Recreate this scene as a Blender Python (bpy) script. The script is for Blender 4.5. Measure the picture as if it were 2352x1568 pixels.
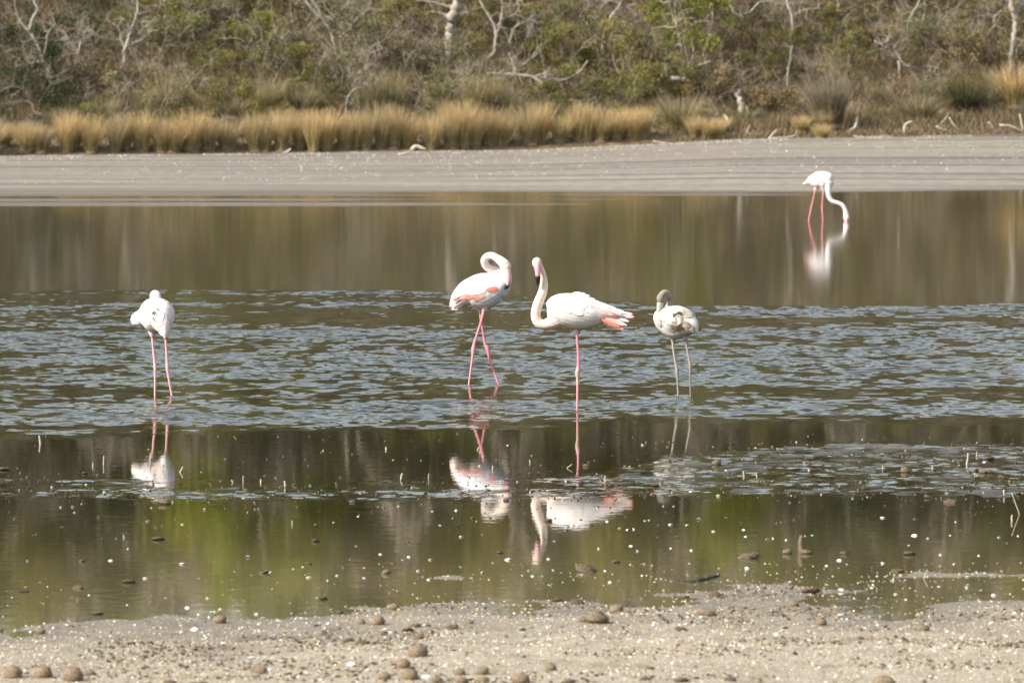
import bpy, math, random
import numpy as np
from mathutils import Vector, Matrix
from mathutils.bvhtree import BVHTree

# ------------------------------------------------------------------ camera, sky, sun, exposure
scene = bpy.context.scene
for o in list(bpy.data.objects):
    bpy.data.objects.remove(o, do_unlink=True)
C = scene.collection
F = 13650.0            # focal length in pixels of a 2352 x 1568 picture
CX, CY, HOR = 1176.0, 784.0, 150.0
CAMH = 2.905           # eye height above the lagoon, metres
PITCH = math.atan((CY - HOR) / F)
cam = bpy.data.cameras.new('camera')
cam.sensor_width = 36.0
cam.lens = 36.0 * F / 2352.0
cam.clip_start = 0.5
cam.clip_end = 5000
cam.dof.use_dof = True
cam.dof.focus_distance = 49.0
cam.dof.aperture_fstop = 7.5
camo = bpy.data.objects.new('camera', cam)
C.objects.link(camo)
camo.location = (0, 0, CAMH)
camo.rotation_euler = (math.pi / 2 - PITCH, 0, 0)
scene.camera = camo

SUN_EL, SUN_AZ = math.radians(37), math.radians(-119)
world = bpy.data.worlds.new('World')
scene.world = world
world.use_nodes = True
wn = world.node_tree
sky = wn.nodes.new('ShaderNodeTexSky')
sky.sky_type = 'NISHITA'
sky.sun_disc = False
sky.sun_elevation = SUN_EL
sky.sun_rotation = SUN_AZ
sky.air_density = 1.35
sky.dust_density = 1.6
sky.ozone_density = 2.0
hs = wn.nodes.new('ShaderNodeHueSaturation')      # thin high haze: a paler sky than clear blue
hs.inputs['Saturation'].default_value = 0.5
wn.links.new(sky.outputs[0], hs.inputs['Color'])
wn.links.new(hs.outputs[0], wn.nodes['Background'].inputs[0])
wn.nodes['Background'].inputs[1].default_value = 0.14
sun = bpy.data.lights.new('sun', 'SUN')
sun.energy = 4.6
sun.angle = math.radians(0.53)
sun.color = (1.0, 0.93, 0.83)
suno = bpy.data.objects.new('sun', sun)
C.objects.link(suno)
sv = Vector((math.sin(SUN_AZ) * math.cos(SUN_EL), math.cos(SUN_AZ) * math.cos(SUN_EL), math.sin(SUN_EL)))
suno.rotation_euler = sv.to_track_quat('Z', 'Y').to_euler()
suno.location = (-40, -30, 60)
scene.view_settings.view_transform = 'Standard'
scene.view_settings.look = 'None'
scene.view_settings.gamma = 1.0
scene.view_settings.exposure = 0.62
scene.render.engine = 'CYCLES'
scene.cycles.max_bounces = 6
scene.cycles.transparent_max_bounces = 8
scene.cycles.caustics_reflective = False
scene.cycles.caustics_refractive = False

rng = np.random.default_rng(7)
rnd = random.Random(11)

# ------------------------------------------------------------------ helpers
def hash2(ix, iy, seed):
    n = (ix.astype(np.int64) * 374761393 + iy.astype(np.int64) * 668265263 + seed * 974634777) & 0x7fffffff
    n = ((n ^ (n >> 13)) * 1274126177) & 0x7fffffff
    n = ((n ^ (n >> 15)) * 2246822519) & 0x7fffffff
    return ((n ^ (n >> 16)) & 0xffff) / 65535.0

def vnoise(x, y, seed=0):
    x = np.asarray(x, float); y = np.asarray(y, float)
    ix, iy = np.floor(x), np.floor(y)
    fx, fy = x - ix, y - iy
    fx = fx * fx * (3 - 2 * fx); fy = fy * fy * (3 - 2 * fy)
    a, b = hash2(ix, iy, seed), hash2(ix + 1, iy, seed)
    c, d = hash2(ix, iy + 1, seed), hash2(ix + 1, iy + 1, seed)
    return (a * (1 - fx) + b * fx) * (1 - fy) + (c * (1 - fx) + d * fx) * fy

def fbm(x, y, seed=0, oct=3):
    s, a, t = 0, 1.0, 0
    for i in range(oct):
        s = s + a * vnoise(x * 2 ** i, y * 2 ** i, seed + i * 17); t += a; a *= .5
    return s / t

def sstep(a, b, x):
    t = np.clip((np.asarray(x, float) - a) / (b - a), 0, 1)
    return t * t * (3 - 2 * t)

def ray(xd, yd):
    v = Vector(((xd - CX) / F, 1.0, (CY - yd) / F))
    c, s = math.cos(PITCH), math.sin(PITCH)
    return Vector((v.x, v.y * c + v.z * s, -v.y * s + v.z * c))

def at_dist(xd, yd, d):
    r = ray(xd, yd)
    k = d / r.y
    return Vector((r.x * k, d, CAMH + r.z * k))

def on_water(xd, yd):
    r = ray(xd, yd)
    k = -CAMH / r.z
    return Vector((r.x * k, r.y * k, 0))

def dist_of(yd):
    return on_water(CX, yd).y

def new_mesh(name, verts, faces, smooth=True, cols=None):
    m = bpy.data.meshes.new(name)
    verts = np.asarray(verts, np.float32).reshape(-1, 3)
    m.vertices.add(len(verts))
    m.vertices.foreach_set('co', verts.ravel())
    if isinstance(faces, np.ndarray):
        k = faces.shape[1]
        nf = len(faces)
        m.loops.add(nf * k); m.polygons.add(nf)
        m.loops.foreach_set('vertex_index', faces.astype(np.int32).ravel())
        m.polygons.foreach_set('loop_start', np.arange(0, nf * k, k, dtype=np.int32))
    else:
        ls = np.array([len(f) for f in faces], np.int32)
        m.loops.add(int(ls.sum())); m.polygons.add(len(faces))
        m.loops.foreach_set('vertex_index', np.array([i for f in faces for i in f], np.int32))
        m.polygons.foreach_set('loop_start', np.concatenate([[0], np.cumsum(ls)[:-1]]).astype(np.int32))
    m.update(calc_edges=True)
    m.polygons.foreach_set('use_smooth', np.full(len(m.polygons), smooth))
    if cols is not None:
        set_cols(m, cols)
    return m

def set_cols(m, cols):
    a = m.attributes.new('Col', 'FLOAT_COLOR', 'POINT')
    cols = np.asarray(cols, np.float32)
    if cols.shape[1] == 3:
        cols = np.concatenate([cols, np.ones((len(cols), 1), np.float32)], 1)
    a.data.foreach_set('color', cols.ravel())

def obj(name, mesh, mat=None, parent=None):
    o = bpy.data.objects.new(name, mesh)
    C.objects.link(o)
    if mat is not None and mesh is not None and len(mesh.materials) == 0:
        mesh.materials.append(mat)
    if parent is not None:
        o.parent = parent
    return o

def tag(o, label=None, cat=None, group=None, kind=None):
    if label: o['label'] = label
    if cat: o['category'] = cat
    if group: o['group'] = group
    if kind: o['kind'] = kind
    return o

def empty(name, loc=(0, 0, 0), rz=0, sc=1.0):
    e = bpy.data.objects.new(name, None)
    e.empty_display_size = 0.2
    C.objects.link(e)
    e.location = loc
    e.rotation_euler = (0, 0, rz)
    e.scale = (sc, sc, sc) if not isinstance(sc, tuple) else sc
    return e

def copy_tree(o, parent=None):
    c = o.copy()
    C.objects.link(c)
    c.parent = parent
    for ch in o.children:
        copy_tree(ch, c)
    return c

def catmull(P, n):
    P = np.asarray(P, float)
    Q = np.vstack([2 * P[0] - P[1], P, 2 * P[-1] - P[-2]])
    out = []
    for i in range(len(P) - 1):
        p0, p1, p2, p3 = Q[i], Q[i + 1], Q[i + 2], Q[i + 3]
        for t in np.arange(n) / n:
            out.append(.5 * ((2 * p1) + (-p0 + p2) * t + (2 * p0 - 5 * p1 + 4 * p2 - p3) * t * t + (-p0 + 3 * p1 - 3 * p2 + p3) * t ** 3))
    out.append(P[-1])
    return np.array(out)

def tube(P, R, sides=8, up=None, cap=True):
    """P (n,3); R (n,) or (n,2): half-width sideways, half-height. Returns verts, faces (list)."""
    P = np.asarray(P, float); R = np.asarray(R, float)
    if R.ndim == 1: R = np.stack([R, R], 1)
    n = len(P)
    T = np.gradient(P, axis=0)
    T /= np.linalg.norm(T, axis=1)[:, None] + 1e-9
    V = []
    a = None
    for i in range(n):
        t = T[i]
        if up is not None:
            s = np.cross(t, up)
        else:
            if a is None:
                ref = np.array([0, 0, 1.]) if abs(t[2]) < .8 else np.array([0, 1., 0])
                s = np.cross(t, ref)
            else:
                s = a - t * np.dot(a, t)
        s /= np.linalg.norm(s) + 1e-9
        a = s
        u = np.cross(s, t)
        for k in range(sides):
            ang = 2 * math.pi * k / sides
            V.append(P[i] + s * math.cos(ang) * R[i, 0] + u * math.sin(ang) * R[i, 1])
    Fc = []
    for i in range(n - 1):
        for k in range(sides):
            k2 = (k + 1) % sides
            Fc.append((i * sides + k, i * sides + k2, (i + 1) * sides + k2, (i + 1) * sides + k))
    if cap:
        Fc.append(tuple(range(sides - 1, -1, -1)))
        Fc.append(tuple((n - 1) * sides + k for k in range(sides)))
    return V, Fc

class MB:
    def __init__(s): s.v, s.f, s.c = [], [], []
    def add(s, V, Fc, col=None):
        b = len(s.v)
        s.v.extend([tuple(x) for x in V])
        s.f.extend([tuple(i + b for i in f) for f in Fc])
        if col is not None:
            col = np.asarray(col, float)
            if col.ndim == 1: s.c.extend([tuple(col)] * len(V))
            else: s.c.extend([tuple(x) for x in col])
    def mesh(s, name, smooth=True):
        return new_mesh(name, s.v, s.f, smooth, s.c if s.c else None)
    def build(s, name, mat, parent=None, smooth=True):
        return obj(name, s.mesh(name, smooth), mat, parent)

def grid_mesh(name, X, Y, Z):
    r, c = X.shape
    v = np.stack([X, Y, Z], -1).reshape(-1, 3)
    i = np.arange(r * c).reshape(r, c)
    f = np.stack([i[:-1, :-1], i[:-1, 1:], i[1:, 1:], i[1:, :-1]], -1).reshape(-1, 4)
    return new_mesh(name, v, f)

# ------------------------------------------------------------------ materials
def mat_base(name):
    m = bpy.data.materials.new(name)
    m.use_nodes = True
    nt = m.node_tree
    return m, nt, nt.nodes['Principled BSDF']

def N(nt, t, **kw):
    n = nt.nodes.new(t)
    for k, v in kw.items():
        setattr(n, k, v)
    return n

def ramp(nt, fac, stops):
    r = N(nt, 'ShaderNodeValToRGB')
    el = r.color_ramp.elements
    while len(el) < len(stops): el.new(.5)
    for e, (p, c) in zip(el, stops):
        e.position = p; e.color = (*c, 1)
    nt.links.new(fac, r.inputs[0])
    return r.outputs[0]

def noise(nt, vec, scale, detail=4, rough=.6):
    n = N(nt, 'ShaderNodeTexNoise')
    n.inputs['Scale'].default_value = scale
    n.inputs['Detail'].default_value = detail
    n.inputs['Roughness'].default_value = rough
    if vec is not None: nt.links.new(vec, n.inputs['Vector'])
    return n.outputs['Fac']

def mapped(nt, out, scale):
    mp = N(nt, 'ShaderNodeMapping')
    mp.inputs['Scale'].default_value = scale
    nt.links.new(out, mp.inputs['Vector'])
    return mp.outputs[0]

def mixc(nt, fac, a, b, mode='MIX'):
    x = N(nt, 'ShaderNodeMix', data_type='RGBA', blend_type=mode)
    for sock, v in ((x.inputs[0], fac), (x.inputs[6], a), (x.inputs[7], b)):
        if hasattr(v, 'is_linked') or hasattr(v, 'links'): nt.links.new(v, sock)
        elif isinstance(v, tuple): sock.default_value = (*v, 1)
        else: sock.default_value = v
    return x.outputs[2]

def bump(nt, h, strength, dist, bsdf):
    b = N(nt, 'ShaderNodeBump')
    b.inputs['Strength'].default_value = strength
    b.inputs['Distance'].default_value = dist
    nt.links.new(h, b.inputs['Height'])
    nt.links.new(b.outputs[0], bsdf.inputs['Normal'])

def m_attr(name, rough=.8, var=.25, nscale=20, spec=.3, bumpd=0, trans=0, stretch=(1, 1, 1)):
    """colour attribute x a little noise"""
    m, nt, b = mat_base(name)
    a = N(nt, 'ShaderNodeAttribute', attribute_name='Col')
    tc = N(nt, 'ShaderNodeTexCoord')
    nf = noise(nt, mapped(nt, tc.outputs['Object'], stretch), nscale)
    g = ramp(nt, nf, [(.25, (1 - var,) * 3), (.75, (1 + var * .5,) * 3)])
    c = mixc(nt, 1.0, a.outputs['Color'], g, 'MULTIPLY')
    if trans:
        oi = N(nt, 'ShaderNodeObjectInfo')
        c = mixc(nt, 1.0, c, ramp(nt, oi.outputs['Random'], [(0, (.80, .82, .86)), (1, (1.12, 1.08, 1.0))]), 'MULTIPLY')
    nt.links.new(c, b.inputs['Base Color'])
    b.inputs['Roughness'].default_value = rough
    b.inputs['Specular IOR Level'].default_value = spec
    if bumpd: bump(nt, nf, .6, bumpd, b)
    if trans:
        t = N(nt, 'ShaderNodeBsdfTranslucent')
        nt.links.new(c, t.inputs[0])
        mx = N(nt, 'ShaderNodeMixShader')
        mx.inputs[0].default_value = trans
        nt.links.new(b.outputs[0], mx.inputs[1]); nt.links.new(t.outputs[0], mx.inputs[2])
        nt.links.new(mx.outputs[0], nt.nodes['Material Output'].inputs[0])
    return m

def m_plain(name, c1, c2, nscale=8, rough=.8, bumpd=0, stretch=(1, 1, 1), spec=.3):
    m, nt, b = mat_base(name)
    tc = N(nt, 'ShaderNodeTexCoord')
    nf = noise(nt, mapped(nt, tc.outputs['Object'], stretch), nscale)
    nt.links.new(ramp(nt, nf, [(.3, c1), (.7, c2)]), b.inputs['Base Color'])
    b.inputs['Roughness'].default_value = rough
    b.inputs['Specular IOR Level'].default_value = spec
    if bumpd: bump(nt, nf, .8, bumpd, b)
    return m

# sand and shallow lake bed: pale where dry, darker and glossier where wet
def m_sand():
    m, nt, b = mat_base('shell_sand')
    geo = N(nt, 'ShaderNodeNewGeometry')
    P = geo.outputs['Position']
    big = noise(nt, P, 1.6, 5)
    fine = noise(nt, P, 60, 3)
    mid = noise(nt, P, 14, 4)
    dry = ramp(nt, fine, [(.30, (.20, .166, .122)), (.52, (.385, .335, .262)), (.72, (.60, .54, .445))])
    dry = mixc(nt, mid, mixc(nt, .6, dry, (.62, .56, .46), 'MULTIPLY'), dry)
    patch = noise(nt, mapped(nt, P, (1.2, .8, 1)), 2.6, 6, .7)
    pm = N(nt, 'ShaderNodeMapRange'); nt.links.new(patch, pm.inputs[0]); pm.inputs[1].default_value = .50; pm.inputs[2].default_value = .68
    dry = mixc(nt, pm.outputs[0], dry, mixc(nt, .9, dry, (.60, .52, .42), 'MULTIPLY'))
    mud = ramp(nt, mid, [(.3, (.018, .017, .013)), (.7, (.060, .052, .036))])
    wet = mixc(nt, .55, dry, (.16, .14, .09), 'MULTIPLY')
    sx = N(nt, 'ShaderNodeSeparateXYZ'); nt.links.new(P, sx.inputs[0])
    ad = N(nt, 'ShaderNodeMath', operation='MULTIPLY_ADD')
    nt.links.new(big, ad.inputs[0]); ad.inputs[1].default_value = .020
    nt.links.new(sx.outputs[2], ad.inputs[2])
    w = N(nt, 'ShaderNodeMapRange'); nt.links.new(ad.outputs[0], w.inputs[0])
    w.inputs[1].default_value = .010; w.inputs[2].default_value = .050
    far = N(nt, 'ShaderNodeMapRange'); nt.links.new(sx.outputs[1], far.inputs[0])
    far.inputs[1].default_value = 35; far.inputs[2].default_value = 37.5
    wetm = mixc(nt, far.outputs[0], wet, mud)
    nt.links.new(mixc(nt, w.outputs[0], wetm, dry), b.inputs['Base Color'])
    r = N(nt, 'ShaderNodeMapRange'); nt.links.new(w.outputs[0], r.inputs[0])
    r.inputs[3].default_value = .55; r.inputs[4].default_value = .9
    nt.links.new(r.outputs[0], b.inputs['Roughness'])
    bump(nt, fine, .8, .012, b)
    return m

def m_mudflat():
    m, nt, b = mat_base('mudflat')
    geo = N(nt, 'ShaderNodeNewGeometry')
    P = geo.outputs['Position']
    band = noise(nt, mapped(nt, P, (.012, .26, .3)), 1.0, 5, .68)
    fine = noise(nt, mapped(nt, P, (1, .25, 1)), 3.0, 4)
    c = ramp(nt, band, [(.36, (.118, .108, .094)), (.44, (.185, .167, .142)), (.52, (.310, .268, .208)), (.58, (.150, .137, .120)), (.66, (.265, .230, .182))])
    c2 = ramp(nt, fine, [(.3, (.78, .78, .78)), (.7, (1.1, 1.1, 1.1))])
    c = mixc(nt, 1.0, c, c2, 'MULTIPLY')
    sx = N(nt, 'ShaderNodeSeparateXYZ'); nt.links.new(P, sx.inputs[0])
    w = N(nt, 'ShaderNodeMapRange'); nt.links.new(sx.outputs[2], w.inputs[0])
    w.inputs[1].default_value = -.002; w.inputs[2].default_value = .035
    nt.links.new(mixc(nt, w.outputs[0], (.13, .11, .085), c), b.inputs['Base Color'])
    b.inputs['Roughness'].default_value = .75
    b.inputs['Specular IOR Level'].default_value = .25
    bump(nt, fine, .4, .03, b)
    return m

def m_water():
    m, nt, b = mat_base('lagoon_water')
    geo = N(nt, 'ShaderNodeNewGeometry')
    P = geo.outputs['Position']
    n1 = noise(nt, mapped(nt, P, (.5, .2, 1)), 1.0, 3)
    deep = ramp(nt, n1, [(.3, (.020, .019, .008)), (.7, (.034, .030, .013))])
    shal = ramp(nt, n1, [(.3, (.090, .078, .036)), (.7, (.150, .125, .066))])   # pale silt shows through ankle-deep water
    sy = N(nt, 'ShaderNodeSeparateXYZ'); nt.links.new(P, sy.inputs[0])
    ms = N(nt, 'ShaderNodeMapRange'); nt.links.new(sy.outputs[1], ms.inputs[0])
    ms.inputs[1].default_value = 40.5; ms.inputs[2].default_value = 32.0
    ms.interpolation_type = 'SMOOTHSTEP'
    nt.links.new(mixc(nt, ms.outputs[0], deep, shal), b.inputs['Base Color'])
    sx = N(nt, 'ShaderNodeSeparateXYZ'); nt.links.new(P, sx.inputs[0])
    rr = N(nt, 'ShaderNodeMapRange'); nt.links.new(sx.outputs[1], rr.inputs[0])
    rr.inputs[1].default_value = 46; rr.inputs[2].default_value = 82
    rr.inputs[3].default_value = .022; rr.inputs[4].default_value = .06
    nt.links.new(rr.outputs[0], b.inputs['Roughness'])
    b.inputs['IOR'].default_value = 1.333
    rip = noise(nt, mapped(nt, P, (2.2, 1.5, 1)), 3.0, 3)
    bump(nt, rip, .25, .0018, b)
    return m

def m_hill():
    m, nt, b = mat_base('bank_soil')
    geo = N(nt, 'ShaderNodeNewGeometry')
    P = geo.outputs['Position']
    n1 = noise(nt, P, 1.5, 6, .7)
    n2 = noise(nt, P, .3, 3)
    c = ramp(nt, n1, [(.3, (.09, .062, .040)), (.5, (.20, .145, .088)), (.7, (.34, .255, .16))])
    c = mixc(nt, .25, c, (.08, .07, .035))
    nt.links.new(c, b.inputs['Base Color'])
    b.inputs['Roughness'].default_value = .95
    bump(nt, n1, 1, .2, b)
    return m

SAND, MUDF, WATER, HILL = m_sand(), m_mudflat(), m_water(), m_hill()
LEAF = m_attr('foliage', .75, .2, 3, .2, trans=.25)
BARK = m_plain('bleached_bark', (.20, .17, .14), (.46, .42, .36), 9, .85, .004, (1, 1, .3))
TWIG = m_plain('grey_twigs', (.20, .165, .12), (.46, .40, .32), 5, .9)
BLADE = m_attr('dry_rush', .8, .2, 6, .2, trans=.2)
PLUME = m_attr('plumage', .8, .10, 22, .25, .004, 0, (1, 1, 2.5))
FEATHER = m_attr('feathers', .75, .08, 40, .25, 0, 0)
HORN = m_attr('bill_horn', .35, .08, 30, .5)
SHELL = m_attr('sea_shell', .55, .12, 60, .4)
BALL = m_plain('seagrass_felt', (.10, .068, .040), (.36, .275, .185), 5, .95, .012)
CLOD = m_plain('weed_clod', (.04, .028, .017), (.20, .145, .088), 5, .9, .008)
ROCK = m_plain('mudstone', (.07, .054, .035), (.27, .205, .135), 4, .85, .01)
WOOD = m_plain('driftwood', (.30, .26, .20), (.62, .56, .47), 10, .85, .003, (1, 1, .4))
DARKWOOD = m_plain('waterlogged_wood', (.015, .012, .010), (.06, .048, .035), 14, .6, .004)
REED = m_plain('reed_stub', (.35, .30, .18), (.62, .56, .40), 12, .7)

# ------------------------------------------------------------------ heights of the ground
WL = np.array([(0, 1436), (300, 1424), (500, 1404), (800, 1386), (1000, 1372), (1300, 1362), (1700, 1356), (2352, 1362)], float)
wl_d = np.array([dist_of(y) for y in WL[:, 1]])
wl_x = (WL[:, 0] - CX) / F * wl_d

def near_z(x, d):
    x = np.asarray(x, float); d = np.asarray(d, float)
    w = np.interp(x, wl_x, wl_d)
    s = w - d
    z = np.where(s > 0, .013 * s, np.maximum(.009 * s, -.055))
    z = z - .22 * sstep(46, 54, d) - .007 * sstep(28, 31, d)
    xd = x / d * F + CX
    bar = np.exp(-((d - 33.75 - .15 * np.sin(x * 3)) / .34) ** 2)
    bm = sstep(850, 1050, xd) * (1 - sstep(1620, 1800, xd)) + .75 * sstep(1880, 2100, xd)
    z = z + .017 * bar * bm
    z = z + (fbm(x * 1.5, d * 1.0, 3) - .5) * .034 * (1 - sstep(36, 38, d))
    z = z + (fbm(x * 6, d * 5, 9) - .5) * .018 * (1 - sstep(36, 38, d))
    # muddy shelf, barely awash
    c0 = 40.7 + .25 * np.sin(x * 1.1)
    right = sstep(1150, 2000, xd)
    lo = c0 - .75 - .1 * right
    hi = c0 + .8 + right * 4.2
    band = sstep(lo - .4, lo + .3, d) * (1 - sstep(hi - .4, hi + .9, d))
    patch = fbm(x * .9, d * .55, 21)
    fine = fbm(x * 9, d * 7, 31, 2)
    z = np.where(band > 0, z * (1 - band) + band * (-.012 + .007 * right + (patch - .5) * .016 + (fine - .5) * .044), z)
    return z

FW = np.array([(-400, 486), (0, 480), (500, 470), (1176, 462), (1700, 455), (2352, 438), (2800, 432)], float)
SH = np.array([(-500, 360), (0, 357), (600, 352), (1200, 344), (1500, 330), (1700, 319), (2352, 307), (2900, 303)], float)
fw_t = (FW[:, 0] - CX) / F; fw_d = np.array([dist_of(y) for y in FW[:, 1]])
sh_t = (SH[:, 0] - CX) / F
def shore_d(t): return 190.0 + np.clip(t, -.2, .2) * 60
# the flat climbs a little towards the right, where the bank stands higher
sh_z = np.array([at_dist(a, b, float(shore_d((a - CX) / F))).z for a, b in SH])
def flat_z(x, d):
    t = x / d
    w = np.interp(t, fw_t, fw_d)
    s = d - w
    z = np.where(s > 0, np.interp(t, sh_t, sh_z) * np.clip(s / (shore_d(t) - w), 0, 1.02) ** 1.15, np.maximum(.005 * s, -.16))
    z = z + (fbm(x * .05, d * .16, 5) - .5) * .045 + (fbm(x * .3, d * .5, 6) - .5) * .012 + (fbm(x * .22, d * .10, 7) - .5) * .02 + (fbm(x * .06, d * .45, 8) - .5) * .05 * (1 - sstep(150, 175, d)) - .012
    return z - .10 * (1 - sstep(70, 100, d)) * 0
def hill_rise(u):
    return .22 * sstep(-.3, 1.2, u) + .10 * np.clip(u, 0, 3.5) + .56 * np.clip(u - 3.5, 0, 25) + .15 * np.clip(u - 28.5, 0, 200)
def far_z(x, d):
    u = d - shore_d(x / d)
    z = flat_z(x, d)
    return z + hill_rise(u) + np.where(u > 0, (fbm(x * .35, d * .35, 41) - .5) * .7 * sstep(1, 6, u), 0)

def on_ground(xd, yd, fn, d0, d1, step):
    r = ray(xd, yd)
    ds = np.arange(d0, d1, step)
    ks = ds / r.y
    hit = np.nonzero(CAMH + r.z * ks <= fn(r.x * ks, ds))[0]
    d = float(ds[hit[0]] if len(hit) else ds[-1])
    k = d / r.y
    return Vector((r.x * k, d, float(fn(r.x * k, d))))
def near_pt(xd, yd): return on_ground(xd, yd, lambda x, d: np.maximum(near_z(x, d), 0.0), 25, 60, .02)
def far_pt(xd, yd): return on_ground(xd, yd, far_z, 150, 300, .1)

# ------------------------------------------------------------------ ground, shore, mudflat, hillside
def ground():
    xs = np.linspace(-2500, 2500, 21)
    X, Y = np.meshgrid(xs, xs + 1500)
    g = obj('ground', grid_mesh('ground', X, Y, np.full_like(X, -.9)), HILL)
    tag(g, kind='structure')
    xs = np.concatenate([np.linspace(-120, -9, 20)[:-1], np.arange(-9, 9, .055), np.linspace(9, 120, 20)])
    ys = np.concatenate([np.linspace(-60, 24, 25)[:-1], np.arange(24, 47, .06), np.linspace(47, 66, 20)])
    X, Y = np.meshgrid(xs, ys)
    Z = near_z(X, np.maximum(Y, 18)) + np.clip(18 - Y, 0, 100) * .02
    tag(obj('shore', grid_mesh('shore', X, Y, Z), SAND), kind='structure')
    ts = np.concatenate([np.linspace(-.6, -.13, 12)[:-1], np.linspace(-.13, .13, 260), np.linspace(.13, .6, 12)[1:]])
    a = np.linspace(0, 1, 300)
    T, A = np.meshgrid(ts, a)
    D = 64 + (shore_d(T) + .8 - 64) * A
    Z = flat_z(T * D, D) - .22 * (1 - sstep(64, 95, D)) * 0
    tag(obj('mudflat', grid_mesh('mudflat', T * D, D, Z), MUDF), kind='structure')
    u = np.concatenate([np.linspace(-.6, 6, 34), np.linspace(6.3, 70, 90)])
    ts = np.concatenate([np.linspace(-.6, -.13, 12)[:-1], np.linspace(-.13, .13, 170), np.linspace(.13, .6, 12)[1:]])
    T, U = np.meshgrid(ts, u)
    D = shore_d(T) + U
    Z = far_z(T * D, D) + .004 - .05 * (U < -.3)
    tag(obj('hillside', grid_mesh('hillside', T * D, D, Z), HILL), kind='structure')
ground()

# ------------------------------------------------------------------ lagoon water with real ripples
def water():
    xs = np.concatenate([np.linspace(-160, -8.5, 24)[:-1], np.arange(-8.5, 8.5, .036), np.linspace(8.5, 160, 24)])
    ys = np.concatenate([np.linspace(29, 38, 46)[:-1], np.arange(38, 45, .033), np.arange(45, 79, .0225), np.linspace(79, 150, 90)])
    X, Y = np.meshgrid(xs, ys)
    r2 = np.random.default_rng(3)
    Z = np.zeros_like(X)
    # meandering phase so that crests are short and broken
    wx = (fbm(X * .8, Y * .8, 61) - .5) * .9
    wy = (fbm(X * .8, Y * .5, 71) - .5) * .9
    for lam0, cnt, slope in ((.34, 7, .016), (.20, 11, .045), (.135, 12, .060), (.10, 11, .055)):
        for i in range(cnt):
            lam = lam0 * r2.uniform(.75, 1.3)
            th = math.radians(r2.normal(6, 30))
            k = 2 * math.pi / lam
            amp = slope * lam / (2 * math.pi) * math.sqrt(2.0 / cnt)
            Z += amp * np.sin(k * ((X + wx) * math.sin(th) + (Y + wy) * math.cos(th)) + r2.uniform(0, 6.28))
    XD = X / Y * F + CX
    edge_far = np.interp(XD, [0, 900, 1200, 1700, 2352], [77.0, 76.5, 73.0, 72.0, 74.0]) + (fbm(X * .22, Y * .55, 81, 4) - .5) * 7.0
    edge_near = np.interp(XD, [0, 700, 1500, 2352], [45.7, 46.2, 47.3, 47.9]) + (fbm(X * .5, Y * .9, 91, 4) - .5) * 2.6
    env = (1 - sstep(edge_far - .8, edge_far + .3, Y)) * sstep(edge_near - .1, edge_near + 3.2, Y)
    gust = fbm(X * .16, Y * .34, 101, 4)
    gust2 = fbm(X * .55, Y * 1.1, 111, 3)
    gust3 = fbm(X * 5.5, Y * 2.6, 131, 3)
    core = sstep(50, 54, Y) * (1 - sstep(64, 70, Y))
    env = env * (.22 + .35 * core + (1.1 - .3 * core) * sstep(.32, .62, gust)) * (.5 + .8 * gust2) * (.30 + 1.5 * sstep(.34, .64, gust3))
    # leftover cat's paws on the calm strips and over the muddy shelf
    c0 = 40.7 + .25 * np.sin(X * 1.1)
    right = sstep(1150, 2000, XD)
    shelf = sstep(c0 - 1.0, c0 - .5, Y) * (1 - sstep(c0 + .6 + 3.6 * right, c0 + 1.2 + 4.2 * right, Y))
    lanes = sstep(.36, .50, fbm(X * .075 + 3, Y * .42, 151, 3))
    env = env * (.40 + .65 * lanes)
    S = np.zeros_like(X)
    for i in range(16):
        lam = r2.uniform(.10, .17); th = r2.uniform(-1.2, 1.2); k = 2 * math.pi / lam
        S += .10 * lam / (2 * math.pi) * .35 * np.sin(k * ((X + wx) * math.sin(th) + (Y + wy) * math.cos(th)) + r2.uniform(0, 6.28))
    S = S * shelf * sstep(.41, .56, fbm(X * 7, Y * 6.0, 121, 3)) * sstep(.25, .5, fbm(X * .7, Y * .9, 141)) * (1 - sstep(7.6, 8.4, np.abs(X)))
    env = env * (1 - sstep(7.6, 8.4, np.abs(X)))
    tag(obj('water', grid_mesh('water', X, Y, Z * env + S), WATER), kind='structure')
water()

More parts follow.
